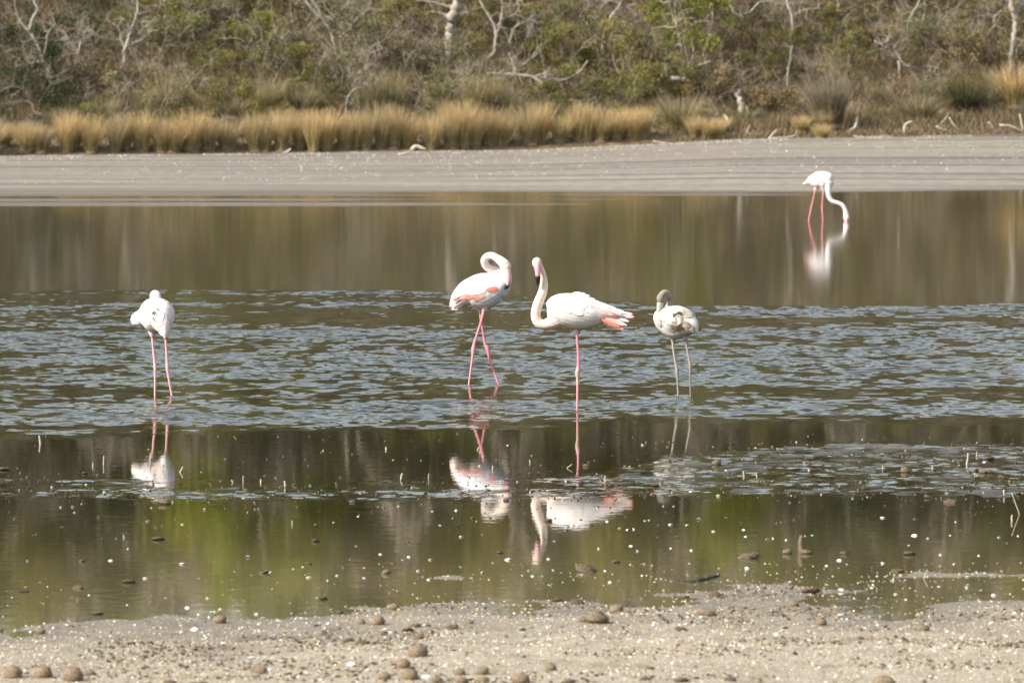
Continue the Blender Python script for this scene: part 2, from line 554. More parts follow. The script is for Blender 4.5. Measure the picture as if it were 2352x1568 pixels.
# ------------------------------------------------------------------ flamingos
class Bird:
    """body, neck, head and legs are one continuous remeshed skin; colours ride on the vertices"""
    def __init__(s, x0, y0, scale):
        s.x0, s.y0, s.k = x0, y0, scale
        s.prims, s.mb = [], MB()
    def p(s, zx, zy, dep=0.0):
        return np.array([(zx - s.x0) / s.k, dep, (s.y0 - zy) / s.k])
    def limb(s, pts, col, n=6, sides=12, col2=None):
        A = np.array([[*s.p(a[0], a[1], a[3] if len(a) > 3 else 0), a[2] / s.k] for a in pts])
        Q = catmull(A, n)
        V, Fc = tube(Q[:, :3], np.maximum(Q[:, 3], .003), sides)
        s.mb.add(V, Fc)
        s.prims.append((Q[:, :3], Q[:, 3], np.array(col, float), np.array(col2 if col2 is not None else col, float)))
        return Q
    def body(s, st, col):
        """stations (zx, zy, half height px, depth, half width m)"""
        A = np.array([[*s.p(a[0], a[1], a[3]), a[4], a[2] / s.k] for a in st])
        Q = catmull(A, 5)
        V, Fc = tube(Q[:, :3], np.maximum(Q[:, 3:5], .003), 24, up=np.array([0, 0, 1.]))
        s.mb.add(V, Fc)
        s.prims.append((Q[:, :3], np.minimum(Q[:, 3], Q[:, 4]) * .9, np.array(col, float), np.array(col, float)))
        s.axis = Q
    def ball(s, c, r, col):
        c = s.p(c[0], c[1], c[2]); r = np.asarray(r) / s.k
        t = np.linspace(-1, 1, 9)
        P = np.stack([np.full(9, c[0]), np.full(9, c[1]), c[2] + t * r[2]], 1)
        w = np.sqrt(np.maximum(1 - t * t, .002))
        V, Fc = tube(P, np.stack([w * r[0], w * r[1]], 1), 14, up=np.array([0, 1., 0]))
        s.mb.add(V, Fc)
        s.prims.append((P, w * min(r[0], r[1]), np.array(col, float), np.array(col, float)))
    def finish(s, name, loc, paint=(), voxel=.0055):
        s.root = empty(name, loc)
        m0 = s.mb.mesh('tmp')
        o = obj('tmp', m0)
        md = o.modifiers.new('r', 'REMESH'); md.mode = 'VOXEL'; md.voxel_size = voxel; md.use_smooth_shade = True
        sm = o.modifiers.new('s', 'SMOOTH'); sm.factor = .45; sm.iterations = 3
        dg = bpy.context.evaluated_depsgraph_get()
        me = bpy.data.meshes.new_from_object(o.evaluated_get(dg))
        bpy.data.objects.remove(o, do_unlink=True)
        me.name = 'body'
        n = len(me.vertices)
        co = np.empty(n * 3, np.float32); me.vertices.foreach_get('co', co); co = co.reshape(-1, 3)
        W = np.zeros((n, 1)); CO = np.zeros((n, 3))
        ds = []
        cs = []
        for P, R, c1, c2 in s.prims:
            d = np.linalg.norm(co[:, None] - P[None], axis=2) - R[None]
            j = d.argmin(1)
            t = (j / max(len(P) - 1, 1))[:, None]
            ds.append(d.min(1)); cs.append(c1 * (1 - t) + c2 * t)
        ds = np.array(ds); cs = np.array(cs)
        w = np.exp(-np.clip(ds - ds.min(0), 0, 1) / .010)
        col = (w[..., None] * cs).sum(0) / w.sum(0)[:, None]
        for c, r, pc, soft in paint:
            q = s.p(*c)
            d = np.linalg.norm((co - q) * np.array([1, .6, 1]), axis=1) / (r / s.k)
            f = (1 - sstep(1 - soft, 1 + soft, d + (fbm(co[:, 0] * 40, co[:, 2] * 40, 5) - .5) * .5))[:, None]
            col = col * (1 - f) + np.array(pc) * f
        set_cols(me, col)
        s.bodyo = obj('body', me, PLUME, s.root)
        s.bvh = BVHTree.FromPolygons([Vector(v) for v in co], [tuple(p.vertices) for p in me.polygons])
        return s.root
    def feather(s, mb, root, direc, nrm, L, W, col, tipcol, curl=.06, fit=None):
        direc = direc / np.linalg.norm(direc)
        side = np.cross(direc, nrm); side /= np.linalg.norm(side) + 1e-9
        nrm = np.cross(side, direc)
        V, cc = [], []
        prof = ((0, .30), (.25, .85), (.55, 1.0), (.8, .85), (.94, .5), (1.0, .08))
        for t, w in prof:
            c = root + direc * L * t + nrm * (-.5 * curl * L * t * t)
            if fit is not None:
                q = s.bvh.find_nearest(Vector(c))
                if q[0] is not None and q[3] < .05:
                    nn = np.array(q[1])
                    c = np.array(q[0]) + nn * (fit + .0035 * t)
                    side = np.cross(direc, nn); side /= np.linalg.norm(side) + 1e-9
                    nrm = nn
            lo = -nrm * W * .22 * w * (1 if fit is None else .4)
            V += [c - side * W * w + lo, c, c + side * W * w + lo]
            f = col * (1 - t ** 2) + tipcol * t ** 2
            cc += [f * .93, f, f * .93]
        Fc = []
        for i in range(len(prof) - 1):
            a = i * 3
            Fc += [(a, a + 1, a + 4, a + 3), (a + 1, a + 2, a + 5, a + 4)]
        mb.add(V, Fc, cc)
    def wing(s, rows, side, name='wing', seed=1):
        """rows: (t along axis, phi0, phi1, count, length, width, col, tipcol, lift); phi in degrees from the ridge down the flank"""
        r = random.Random(seed)
        mb = MB()
        Q = s.axis
        for (t, a0, a1, cnt, L, W, col, tip, lift) in rows:
            for i in range(cnt):
                tt = min(max(t + r.uniform(-.02, .02), .02), .98)
                k = int(tt * (len(Q) - 1))
                c = Q[k, :3]
                ax = Q[min(k + 2, len(Q) - 1), :3] - Q[max(k - 2, 0), :3]
                ax = ax / np.linalg.norm(ax)
                sd = np.cross(ax, np.array([0, 0, 1.])); sd /= np.linalg.norm(sd)
                if side < 0: sd = -sd
                u = np.cross(ax, sd); u = u if u[2] > 0 else -u
                ph = math.radians(a0 + (a1 - a0) * ((i + .5) / cnt) + r.uniform(-3, 3))
                dr = u * math.cos(ph) + sd * math.sin(ph)
                hit = s.bvh.ray_cast(Vector(c + dr * .6), Vector(-dr))
                if hit[0] is None or np.linalg.norm(np.array(hit[0]) - c) > 1.2 * max(Q[k, 3], Q[k, 4]): continue
                p, n = np.array(hit[0]), np.array(hit[1])
                d = ax - n * np.dot(ax, n)
                d = d / (np.linalg.norm(d) + 1e-9)
                dn = np.cross(n, d); dn = dn if dn[2] < 0 else -dn
                d = d + dn * (.10 + r.uniform(-.08, .08)) + n * .005
                sh = r.uniform(.86, 1.04)
                s.feather(mb, p + n * (.001 + lift * .35), d, n, L * r.uniform(.85, 1.15), W * r.uniform(.9, 1.1),
                          np.array(col) * sh, np.array(tip) * sh, fit=.0012 + lift * .22)
        return mb.build(name, FEATHER, s.root)
    def bill(s, pts, split, pink, black, flat=1.0):
        A = np.array([[*s.p(a[0], a[1], a[3]), a[2] / s.k] for a in pts])
        Q = catmull(A, 6)
        V, Fc = tube(Q[:, :3], np.stack([Q[:, 3] * flat, Q[:, 3]], 1), 12)
        t = np.repeat(np.arange(len(Q)) / (len(Q) - 1), 12)
        f = sstep(split - .06, split + .06, t)[:, None]
        mb = MB(); mb.add(V, Fc, np.array(pink) * (1 - f) + np.array(black) * f)
        b = mb.build('bill', HORN, s.root)
        # the dark line where the mandibles meet
        return b
    def eye(s, c, r=5):
        p = s.p(*c); R = r / s.k
        mb = MB()
        t = np.linspace(-1, 1, 7)
        V, Fc = tube(np.stack([np.full(7, p[0]), np.full(7, p[1]), p[2] + t * R], 1), np.sqrt(np.maximum(1 - t * t, .01)) * R, 8)
        mb.add(V, Fc, (.55, .40, .12))
        e = mb.build('eye', HORN, s.root)
        mb = MB()
        V, Fc = tube(np.stack([np.full(7, p[0]), np.full(7, p[1] - R * .6), p[2] + t * R * .6], 1), np.sqrt(np.maximum(1 - t * t, .01)) * R * .6, 8)
        mb.add(V, Fc, (.01, .01, .01))
        mb.build('pupil', HORN, e)

WHITE, PINKW, PEACH = (.86, .80, .77), (.86, .72, .67), (.84, .66, .55)
CORAL, LEGP, PALEG = (.80, .27, .19), (.72, .26, .30), (.70, .44, .42)
GREYW = (.66, .66, .66)

def loc_of(zx, zy, ox, oy, f):
    """zoom pixel -> point on the water; ox, oy origin in source pixels, f zoom factor"""
    return on_water((ox + zx / f) * 2352 / 4096, (oy + zy / f) * 2352 / 4096)

Z1 = (1750, 960, 2.138)
# --- adult on one leg, neck raised, face to the camera
def bird_standing():
    loc = loc_of(1195, 1450, *Z1)
    b = Bird(1195, 1450, 1016)
    b.body([(934, 612, 8, 0, .012), (948, 610, 72, 0, .062), (1000, 595, 118, 0, .105), (1060, 590, 138, 0, .128), (1130, 600, 150, 0, .14),
            (1200, 612, 153, 0, .14), (1280, 625, 138, 0, .128), (1350, 632, 108, 0, .105), (1420, 636, 80, 0, .08),
            (1500, 638, 50, 0, .055), (1570, 642, 26, 0, .035), (1625, 648, 8, 0, .015)], WHITE)
    b.limb([(1090, 640, 100), (1025, 672, 78), (962, 708, 55), (900, 719, 45), (858, 698, 43), (838, 645, 42), (845, 585, 42), (866, 520, 42),
            (894, 450, 40), (908, 390, 36), (908, 330, 30), (897, 275, 27), (880, 235, 28, -.005), (862, 205, 34, -.012)], (.86, .70, .61), col2=(.85, .66, .53))
    b.ball((849, 190, -.018), (42, 46, 50), (.85, .64, .50))
    b.limb([(1195, 690, 60), (1192, 745, 36), (1192, 785, 17)], WHITE, col2=(.75, .60, .55))
    b.limb([(1192, 760, 13), (1195, 850, 12), (1203, 960, 11.5), (1204, 1060, 13), (1201, 1110, 20), (1196, 1140, 19), (1199, 1190, 14), (1198, 1290, 11), (1195, 1450, 10), (1196, 1790, 10)], LEGP, sides=10, col2=(.74, .34, .36))
    # tucked leg: only the thigh shows under the belly
    b.limb([(1235, 690, 50, .06), (1225, 745, 26, .06), (1210, 775, 12, .05), (1215, 800, 9, .04)], WHITE, col2=(.42, .30, .24))
    root = b.finish('flamingo', loc, [((1200, 1130), 42, (.58, .40, .34), .4), ((1195, 1200), 25, (.55, .42, .36), .4)])
    tag(root, 'tall white flamingo on one straight leg, neck raised and face turned to the camera', 'flamingo')
    wht, pk = np.array(WHITE), np.array((.86, .66, .60))
    for sd in (-1, 1):
        b.wing([(.52, 40, 100, 9, .17, .026, wht, pk, .004), (.62, 45, 98, 7, .20, .024, (.84, .62, .55), CORAL, .005),
                (.44, 15, 95, 12, .15, .028, wht, wht, .006), (.36, 10, 90, 12, .13, .028, wht, wht, .008),
                (.28, 15, 85, 11, .12, .028, wht, wht, .008), (.60, 5, 50, 8, .19, .026, wht, pk, .008), (.52, 2, 40, 8, .17, .026, wht, wht, .011),
                (.70, 0, 55, 7, .17, .022, wht, pk, .010)], sd, seed=3 + sd)
    # long trailing feathers, one by one
    spec = [(1380, 665, 1590, 755, .021, CORAL, (.84, .42, .34), -.075), (1375, 650, 1560, 735, .020, CORAL, CORAL, -.085), (1400, 640, 1600, 720, .020, (.82, .45, .36), (.85, .62, .54), -.078),
            (1180, 462, 1262, 452, .014, WHITE, WHITE, -.01), (1215, 468, 1300, 470, .014, WHITE, WHITE, -.02), (1150, 452, 1225, 446, .013, WHITE, WHITE, .01), (1260, 490, 1350, 505, .016, WHITE, WHITE, -.03), (1300, 505, 1400, 535, .016, WHITE, WHITE, -.03),
            (1420, 630, 1622, 724, .016, (.84, .66, .6), (.80, .74, .72), -.06), (1450, 625, 1640, 690, .016, WHITE, (.82, .66, .60), -.04), (1470, 620, 1682, 650, .020, (.85, .70, .65), (.80, .40, .34), -.02),
            (1460, 610, 1672, 626, .016, WHITE, (.78, .45, .38), .01), (1430, 570, 1600, 610, .018, WHITE, WHITE, -.03), (1350, 520, 1486, 572, .018, WHITE, WHITE, -.05),
            (1390, 540, 1540, 590, .018, WHITE, WHITE, -.04), (1480, 640, 1675, 668, .018, (.84, .6, .54), (.74, .36, .30), .03), (1420, 650, 1610, 715, .018, WHITE, (.8, .7, .66), .05)]
    for x0, y0, x1, y1, w, c1, c2, dep in spec:
        p0, p1 = b.p(x0, y0, dep), b.p(x1, y1, dep * .8)
        mb = MB()
        b.feather(mb, p0, p1 - p0, np.array([0, -1, .5]) / 1.118, np.linalg.norm(p1 - p0), w, np.array(c1), np.array(c2), .04)
        mb.build('tail_feather', FEATHER, root)
    b.bill([(851, 208, 29, -.055), (853, 240, 26, -.068), (856, 275, 23, -.074), (858, 305, 22, -.072), (858, 340, 19, -.066), (856, 368, 12, -.058), (855, 388, 3, -.050)], .46, (.78, .36, .40), (.018, .016, .018))
    b.eye((811, 190, -.032)); b.eye((886, 190, -.032))
bird_standing()

# --- adult preening its breast, neck looped, legs crossed
def bird_preening():
    loc = loc_of(390, 1234, *Z1)
    b = Bird(390, 1234, 939)
    b.body([(612, 420, 12, -.05, .012), (590, 415, 72, -.04, .07), (540, 407, 108, -.03, .115), (470, 420, 140, -.01, .135), (400, 438, 156, 0, .145), (330, 445, 142, .01, .14),
            (260, 458, 112, .02, .115), (190, 502, 78, .03, .085), (140, 545, 42, .04, .05), (112, 575, 14, .05, .02)], (.74, .72, .73))
    b.limb([(550, 400, 75, .0), (555, 330, 56, .03), (540, 285, 44, .05), (500, 264, 38, .06), (450, 248, 36, .05), (413, 215, 34, .03), (402, 172, 33, .0), (425, 140, 32, -.02), (465, 132, 32, -.04),
            (510, 152, 34, -.06), (550, 182, 42, -.08), (580, 212, 48, -.09)], (.80, .74, .72), col2=(.84, .70, .60))
    b.ball((584, 225, -.092), (48, 44, 52), (.85, .66, .52))
    b.limb([(370, 500, 70, .03), (372, 560, 40, .03), (362, 610, 16, .03)], (.74, .72, .73), col2=(.74, .55, .53))
    b.limb([(362, 595, 13, .03), (372, 680, 11.5, .03), (392, 800, 11, .05), (408, 890, 14, .06), (424, 920, 19, .06), (432, 950, 17, .06), (450, 1030, 11, .06), (480, 1120, 10, .06), (517, 1222, 10, .06), (600, 1480, 9, .06)], LEGP, sides=10, col2=(.70, .28, .32))
    b.limb([(415, 500, 70, -.04), (408, 560, 40, -.04), (396, 610, 17, -.04)], (.74, .72, .73), col2=(.74, .55, .53))
    b.limb([(397, 595, 14, -.04), (375, 690, 12, -.04), (340, 800, 11.5, -.04), (315, 880, 13, -.04), (308, 925, 19, -.04), (306, 955, 16, -.04), (297, 1020, 11, -.04), (284, 1120, 10, -.04), (268, 1240, 9.5, -.04), (240, 1490, 9, -.04)], LEGP, sides=10, col2=(.74, .34, .38))
    root = b.finish('flamingo', loc, [((130, 560, .04), 50, (.82, .55, .50), .6), ((200, 520, -.02), 60, (.84, .66, .62), .6)])
    tag(root, 'white flamingo with looped neck preening its breast, coral wing patch, long legs crossed', 'flamingo')
    w, g = np.array((.80, .79, .80)), np.array((.70, .70, .72))
    for sd in (-1, 1):
        b.wing([(.54, 84, 112, 14, .15, .011, CORAL, (.84, .42, .36), .004), (.44, 88, 110, 8, .12, .010, (.83, .5, .45), CORAL, .004), (.24, 84, 98, 6, .08, .012, (.76, .2, .14), CORAL, .008), (.62, 88, 106, 6, .12, .009, WHITE, CORAL, .007),
                (.64, 55, 100, 7, .15, .022, (.84, .6, .56), (.86, .72, .68), .005), (.72, 30, 90, 7, .15, .020, (.84, .52, .46), (.84, .64, .6), .006),
                (.58, 10, 80, 10, .16, .024, w, w, .008), (.46, 10, 84, 11, .15, .026, w, g, .010), (.36, 10, 84, 11, .13, .026, w, g, .011), (.27, 15, 82, 10, .11, .024, w, g, .012), (.70, 0, 40, 6, .13, .020, w, (.84, .7, .66), .008)], sd, seed=13 + sd)
    for x0, y0, x1, y1, wd, c1, c2, dep in [(230, 430, 118, 500, .02, WHITE, (.84, .66, .62), -.07), (240, 460, 125, 470, .016, WHITE, (.82, .4, .34), -.05), (230, 500, 108, 560, .022, (.84, .6, .55), (.86, .74, .7), -.05), (240, 520, 118, 590, .022, (.84, .62, .58), (.84, .68, .64), -.03),
                                        (250, 540, 140, 592, .02, WHITE, (.84, .64, .6), .02), (220, 450, 130, 530, .018, CORAL, (.84, .5, .44), -.065)]:
        p0, p1 = b.p(x0, y0, dep), b.p(x1, y1, dep)
        mb = MB(); b.feather(mb, p0, p1 - p0, np.array([0, -1, .5]) / 1.118, np.linalg.norm(p1 - p0), wd, np.array(c1), np.array(c2), .04)
        mb.build('tail_feather', FEATHER, root)
    b.bill([(592, 255, 42, -.100), (600, 295, 42, -.108), (604, 330, 40, -.112), (606, 358, 34, -.114), (602, 384, 22, -.114), (590, 402, 15, -.112), (574, 415, 4, -.11)], .64, (.82, .50, .50), (.016, .014, .016), .8)
    b.eye((606, 232, -.130), 6)
bird_preening()

# --- grey-brown youngster with head drawn down to its chest
def bird_young():
    loc = loc_of(2112, 1335, *Z1)
    b = Bird(2112, 1335, 975)
    g = (.66, .66, .62)
    b.body([(1880, 682, 14, .15, .02), (1893, 680, 60, .14, .07), (1925, 675, 96, .11, .11), (1965, 682, 118, .07, .125), (2010, 697, 136, .03, .135), (2055, 703, 145, -.01, .135), (2100, 708, 134, -.05, .125),
            (2145, 722, 104, -.09, .10), (2180, 745, 64, -.13, .07), (2203, 775, 24, -.16, .035), (2211, 792, 6, -.17, .01)], (.62, .62, .58))
    b.limb([(1925, 690, 60, .14), (1945, 635, 44, .16), (1972, 590, 33, .15), (1988, 545, 27, .12), (1987, 500, 24, .09), (1972, 460, 25, .07), (1940, 449, 27, .05), (1916, 470, 31, .04)], (.46, .43, .38), col2=(.26, .23, .185))
    b.ball((1905, 498, .035), (32, 32, 45), (.27, .25, .21))
    b.limb([(2030, 770, 70, .04), (2020, 830, 38, .04), (2010, 868, 15, .04)], (.74, .74, .70), col2=(.62, .58, .5))
    b.limb([(2010, 850, 11, .04), (2018, 940, 10.5, .04), (2035, 1040, 11, .04), (2048, 1100, 16, .04), (2050, 1130, 15, .04), (2053, 1190, 10.5, .04), (2059, 1340, 9.5, .04), (2066, 1580, 9, .04)], (.40, .36, .30), sides=10, col2=(.26, .26, .20))
    b.limb([(2105, 770, 60, -.04), (2115, 825, 32, -.05), (2119, 858, 13, -.05)], (.70, .70, .66), col2=(.25, .22, .2))
    b.limb([(2118, 845, 11, -.05), (2128, 900, 10, -.05), (2148, 1000, 11, -.05), (2160, 1060, 15, -.05), (2161, 1090, 14, -.05), (2160, 1180, 9.5, -.05), (2164, 1330, 9, -.05), (2170, 1580, 9, -.05)], (.42, .34, .30), sides=10, col2=(.17, .16, .13))
    root = b.finish('flamingo', loc, [((1905, 560, .04), 26, (.42, .42, .38), .5), ((1985, 500, .09), 22, (.15, .12, .09), .6)])
    tag(root, 'small young flamingo with grey neck and brown streaked wings, head lowered to its chest', 'flamingo')
    w, br, dk, cr = (.52, .52, .48), (.18, .12, .08), (.06, .04, .028), (.74, .66, .52)
    for sd in (-1, 1):
        b.wing([(.30, 70, 108, 9, .07, .010, (.5, .42, .34), br, .005), (.42, 82, 116, 12, .11, .011, w, br, .004), (.54, 84, 112, 11, .12, .011, br, dk, .004), (.64, 60, 104, 12, .13, .010, (.6, .5, .4), dk, .005), (.76, 40, 90, 10, .11, .010, (.66, .6, .54), dk, .006), (.50, 50, 62, 3, .07, .010, dk, dk, .016), (.58, 36, 46, 3, .07, .010, dk, dk, .016), (.55, 40, 90, 10, .12, .009, w, br, .014),
                (.56, 62, 84, 5, .09, .020, cr, (.84, .80, .72), .012), (.46, 58, 86, 11, .12, .012, w, br, .010), (.52, 22, 60, 10, .13, .012, (.6, .56, .5), (.26, .18, .12), .011), (.40, 10, 80, 10, .12, .022, w, (.6, .56, .5), .012), (.30, 10, 82, 10, .10, .022, w, w, .012),
                (.60, 5, 45, 6, .13, .018, w, (.42, .34, .26), .009)], sd, seed=23 + sd)
    b.bill([(1904, 535, 30, .025), (1900, 570, 26, .022), (1894, 600, 22, .02), (1889, 630, 17, .02), (1888, 655, 8, .03), (1890, 668, 3, .04)], .6, (.44, .44, .40), (.05, .05, .05))
    b.eye((1884, 498, .012), 5)
bird_young()

# --- adult seen from behind, head tucked over its back
def bird_back():
    Z2 = (450, 1100, 1.65)
    loc = loc_of(335, 793, *Z2)
    b = Bird(335, 793, 749)
    b.body([(262, 245, 20, .24, .03), (262, 248, 78, .21, .105), (270, 252, 100, .14, .135), (287, 262, 112, .07, .152), (302, 272, 116, .0, .152), (320, 292, 104, -.06, .132), (338, 325, 68, -.11, .085), (348, 365, 34, -.15, .045), (352, 396, 8, -.18, .015)], WHITE)
    b.limb([(250, 265, 80, .16), (195, 285, 62, .13), (162, 298, 47, .11), (165, 285, 42, .17), (205, 262, 36, .25), (250, 220, 33, .27), (268, 170, 33, .24), (274, 138, 35, .19), (284, 150, 32, .15), (288, 185, 30, .15)], WHITE, col2=(.86, .76, .72))
    b.ball((290, 205, .14), (34, 40, 38), (.86, .74, .68))
    b.limb([(270, 330, 55, .03), (264, 380, 28, .03), (262, 412, 13, .03)], WHITE, col2=(.74, .5, .48))
    b.limb([(262, 395, 9.5, .03), (268, 480, 8.5, .03), (277, 570, 10, .03), (281, 605, 13, .03), (281, 630, 11, .03), (280, 700, 8, .03), (279, 795, 7.5, .03), (278, 1000, 7.5, .03)], (.74, .40, .40), sides=10, col2=(.72, .42, .42))
    b.limb([(350, 340, 48, -.03), (351, 385, 24, -.03), (352, 420, 12, -.03)], WHITE, col2=(.6, .42, .38))
    b.limb([(352, 400, 9.5, -.03), (357, 480, 8.5, -.03), (362, 570, 10, -.03), (364, 605, 13, -.03), (367, 635, 11, -.03), (378, 710, 8, -.03), (392, 790, 7.5, -.03), (424, 990, 7.5, -.03)], (.74, .40, .40), sides=10, col2=(.72, .42, .42))
    root = b.finish('flamingo', loc)
    tag(root, 'white flamingo seen from behind, head tucked over its rounded back, two straight legs', 'flamingo')
    pk = (.86, .72, .69)
    for sd in (-1, 1):
        b.wing([(.52, 10, 105, 14, .15, .020, WHITE, pk, .001), (.64, 5, 100, 12, .13, .018, WHITE, (.82, .66, .62), .001), (.40, 0, 100, 14, .13, .024, WHITE, WHITE, .003)], sd, seed=33 + sd)
    for x0, y0, x1, y1, wd, c1, c2, dep in [(325, 330, 356, 402, .022, WHITE, (.72, .6, .56), -.19), (345, 320, 368, 398, .02, WHITE, (.84, .6, .56), -.17), (310, 320, 338, 392, .02, WHITE, WHITE, -.17)]:
        p0, p1 = b.p(x0, y0, dep + .05), b.p(x1, y1, dep)
        mb = MB(); b.feather(mb, p0, p1 - p0, np.array([0, -.9, .4]), np.linalg.norm(p1 - p0), wd, np.array(c1), np.array(c2), .04)
        mb.build('tail_feather', FEATHER, root)
    b.bill([(292, 225, 24, .14), (294, 255, 20, .14), (294, 280, 14, .14), (292, 295, 5, .14)], .6, (.78, .40, .42), (.02, .02, .02))
bird_back()

# --- far adult feeding with its bill in the water
def bird_feeding():
    Z4 = (3100, 640, 2.6125)
    loc = loc_of(430, 638, *Z4)
    b = Bird(430, 638, 558)
    b.body([(602, 212, 8, -.06, .012), (590, 210, 50, -.05, .06), (555, 206, 74, -.04, .105), (505, 207, 83, -.01, .125), (455, 212, 84, .02, .13), (405, 220, 70, .06, .11), (372, 228, 48, .09, .08), (338, 243, 22, .13, .045), (300, 252, 7, .17, .015)], WHITE)
    b.limb([(560, 235, 58, -.05), (556, 290, 36, -.07), (553, 345, 26, -.09), (566, 395, 24, -.1), (602, 434, 23, -.1), (655, 451, 22, -.1), (700, 473, 22, -.1), (727, 515, 22, -.1), (738, 560, 27, -.1), (742, 590, 31, -.1)], WHITE, col2=(.86, .78, .72))
    b.ball((743, 598, -.1), (33, 34, 36), (.86, .76, .68))
    b.limb([(440, 255, 50, .03), (430, 295, 26, .03), (420, 325, 11, .03)], WHITE, col2=(.8, .6, .58))
    b.limb([(421, 312, 8.5, .03), (404, 390, 7.5, .03), (386, 470, 8.5, .03), (379, 495, 11, .03), (374, 525, 9, .03), (352, 640, 7, .03), (340, 710, 7, .03)], LEGP, sides=10)
    b.limb([(495, 255, 45, -.04), (500, 300, 22, -.04), (503, 328, 10, -.04)], WHITE, col2=(.8, .6, .58))
    b.limb([(503, 315, 8.5, -.04), (497, 400, 7.5, -.04), (491, 470, 8.5, -.04), (490, 495, 11, -.04), (493, 525, 9, -.04), (499, 640, 7, -.04), (503, 710, 7, -.04)], LEGP, sides=10)
    root = b.finish('flamingo', loc, [((350, 235, .1), 34, (.80, .45, .42), .6)], .007)
    tag(root, 'white flamingo wading with neck bent down and bill dipped in the water, beside the mudflat', 'flamingo')
    for sd in (-1, 1):
        b.wing([(.55, 30, 105, 8, .15, .024, WHITE, (.84, .6, .56), .004), (.66, 20, 100, 7, .14, .022, (.84, .6, .56), (.8, .42, .4), .004), (.42, 5, 95, 10, .15, .028, WHITE, WHITE, .008), (.3, 5, 90, 9, .13, .028, WHITE, WHITE, .010), (.7, 0, 50, 5, .13, .02, WHITE, WHITE, .01)], sd, seed=43 + sd)
    b.bill([(742, 615, 27, -.11), (741, 640, 22, -.12), (735, 665, 16, -.11), (722, 680, 5, -.1)], .55, (.78, .45, .45), (.02, .02, .02))
bird_feeding()

# ------------------------------------------------------------------ thicket: shrubs, bare trees, tussocks
def ortho_frames(n, r):
    a = r.normal(size=(n, 3)); a /= np.linalg.norm(a, axis=1)[:, None]
    b = r.normal(size=(n, 3)); b -= a * (a * b).sum(1)[:, None]; b /= np.linalg.norm(b, axis=1)[:, None]
    return a, b

def crown_mesh(seed, n, rad, pal, leaf=(.05, .09), nclump=30, hollow=.45, ragged=.35):
    """leaf-sized faces gathered in clumps through an uneven crown; rad = (rx, ry, rz), base at z = 0"""
    r = np.random.default_rng(seed)
    rx, ry, rz = rad
    u = r.normal(size=(nclump, 3)); u /= np.linalg.norm(u, axis=1)[:, None]
    k = (hollow + (1 - hollow) * r.random(nclump) ** .6) * (1 + ragged * r.normal(size=nclump) * .5)
    cc = u * k[:, None] * np.array([rx, ry, rz * .92])
    cc[:, 2] = np.maximum(cc[:, 2], -rz * .8)
    cs = r.uniform(.22, .42, nclump) * (rx + rz) * .5
    ci = r.integers(0, nclump, n)
    o = r.normal(size=(n, 3)); o /= np.linalg.norm(o, axis=1)[:, None]
    o *= (r.random(n) ** .45)[:, None]
    P = cc[ci] + o * cs[ci][:, None] * np.array([1, 1, .75])
    P[:, 2] += rz * .95
    ok = P[:, 2] > .05
    P, ci, n = P[ok], ci[ok], int(ok.sum())
    a, b = ortho_frames(n, r)
    L = r.uniform(leaf[0], leaf[1], n)[:, None]
    Wd = L * r.uniform(.35, .6, (n, 1))
    V = np.stack([P - a * L * .5, P + b * Wd * .5, P + a * L * .5, P - b * Wd * .5], 1).reshape(-1, 3)
    f = np.arange(n * 4).reshape(-1, 4)
    pal = np.array(pal)
    ct = pal[r.integers(0, len(pal), nclump)]
    c = (ct * r.uniform(.7, 1.2, (nclump, 1)))[ci] * r.uniform(.7, 1.25, (n, 1)) * r.uniform(.9, 1.1, (n, 3))
    return new_mesh('crown', V, f, False, np.repeat(c, 4, 0))

def twig_mesh(seed, n_stem, h, spread, levels=2, thick=.022, kids=5, droop=0.0, wob=.25):
    r = random.Random(seed)
    mb = MB()
    def grow(p, d, L, rad, lev):
        n = 5
        P = [np.array(p)]
        d = np.array(d, float)
        for i in range(n):
            d = d + np.array([r.gauss(0, wob), r.gauss(0, wob), r.gauss(0, wob) - droop * i * .1])
            d /= np.linalg.norm(d)
            P.append(P[-1] + d * L / n)
        R = np.linspace(rad, rad * .4, n + 1)
        V, Fc = tube(P, R, 4 if lev else 5, cap=False)
        mb.add(V, Fc)
        if lev < levels:
            for q in range(kids):
                i = r.randint(2, n)
                dd = d + np.array([r.gauss(0, .8), r.gauss(0, .8), r.gauss(.15, .6)])
                dd /= np.linalg.norm(dd)
                grow(P[i], dd, L * r.uniform(.35, .6), rad * .5, lev + 1)
    for i in range(n_stem):
        a = r.uniform(0, 6.28)
        d = np.array([math.cos(a) * spread * r.random(), math.sin(a) * spread * r.random(), 1.0])
        grow((math.cos(a) * .12, math.sin(a) * .12, -.1), d / np.linalg.norm(d), h * r.uniform(.7, 1.1), thick * r.uniform(.7, 1.2), 0)
    return mb.mesh('branches')

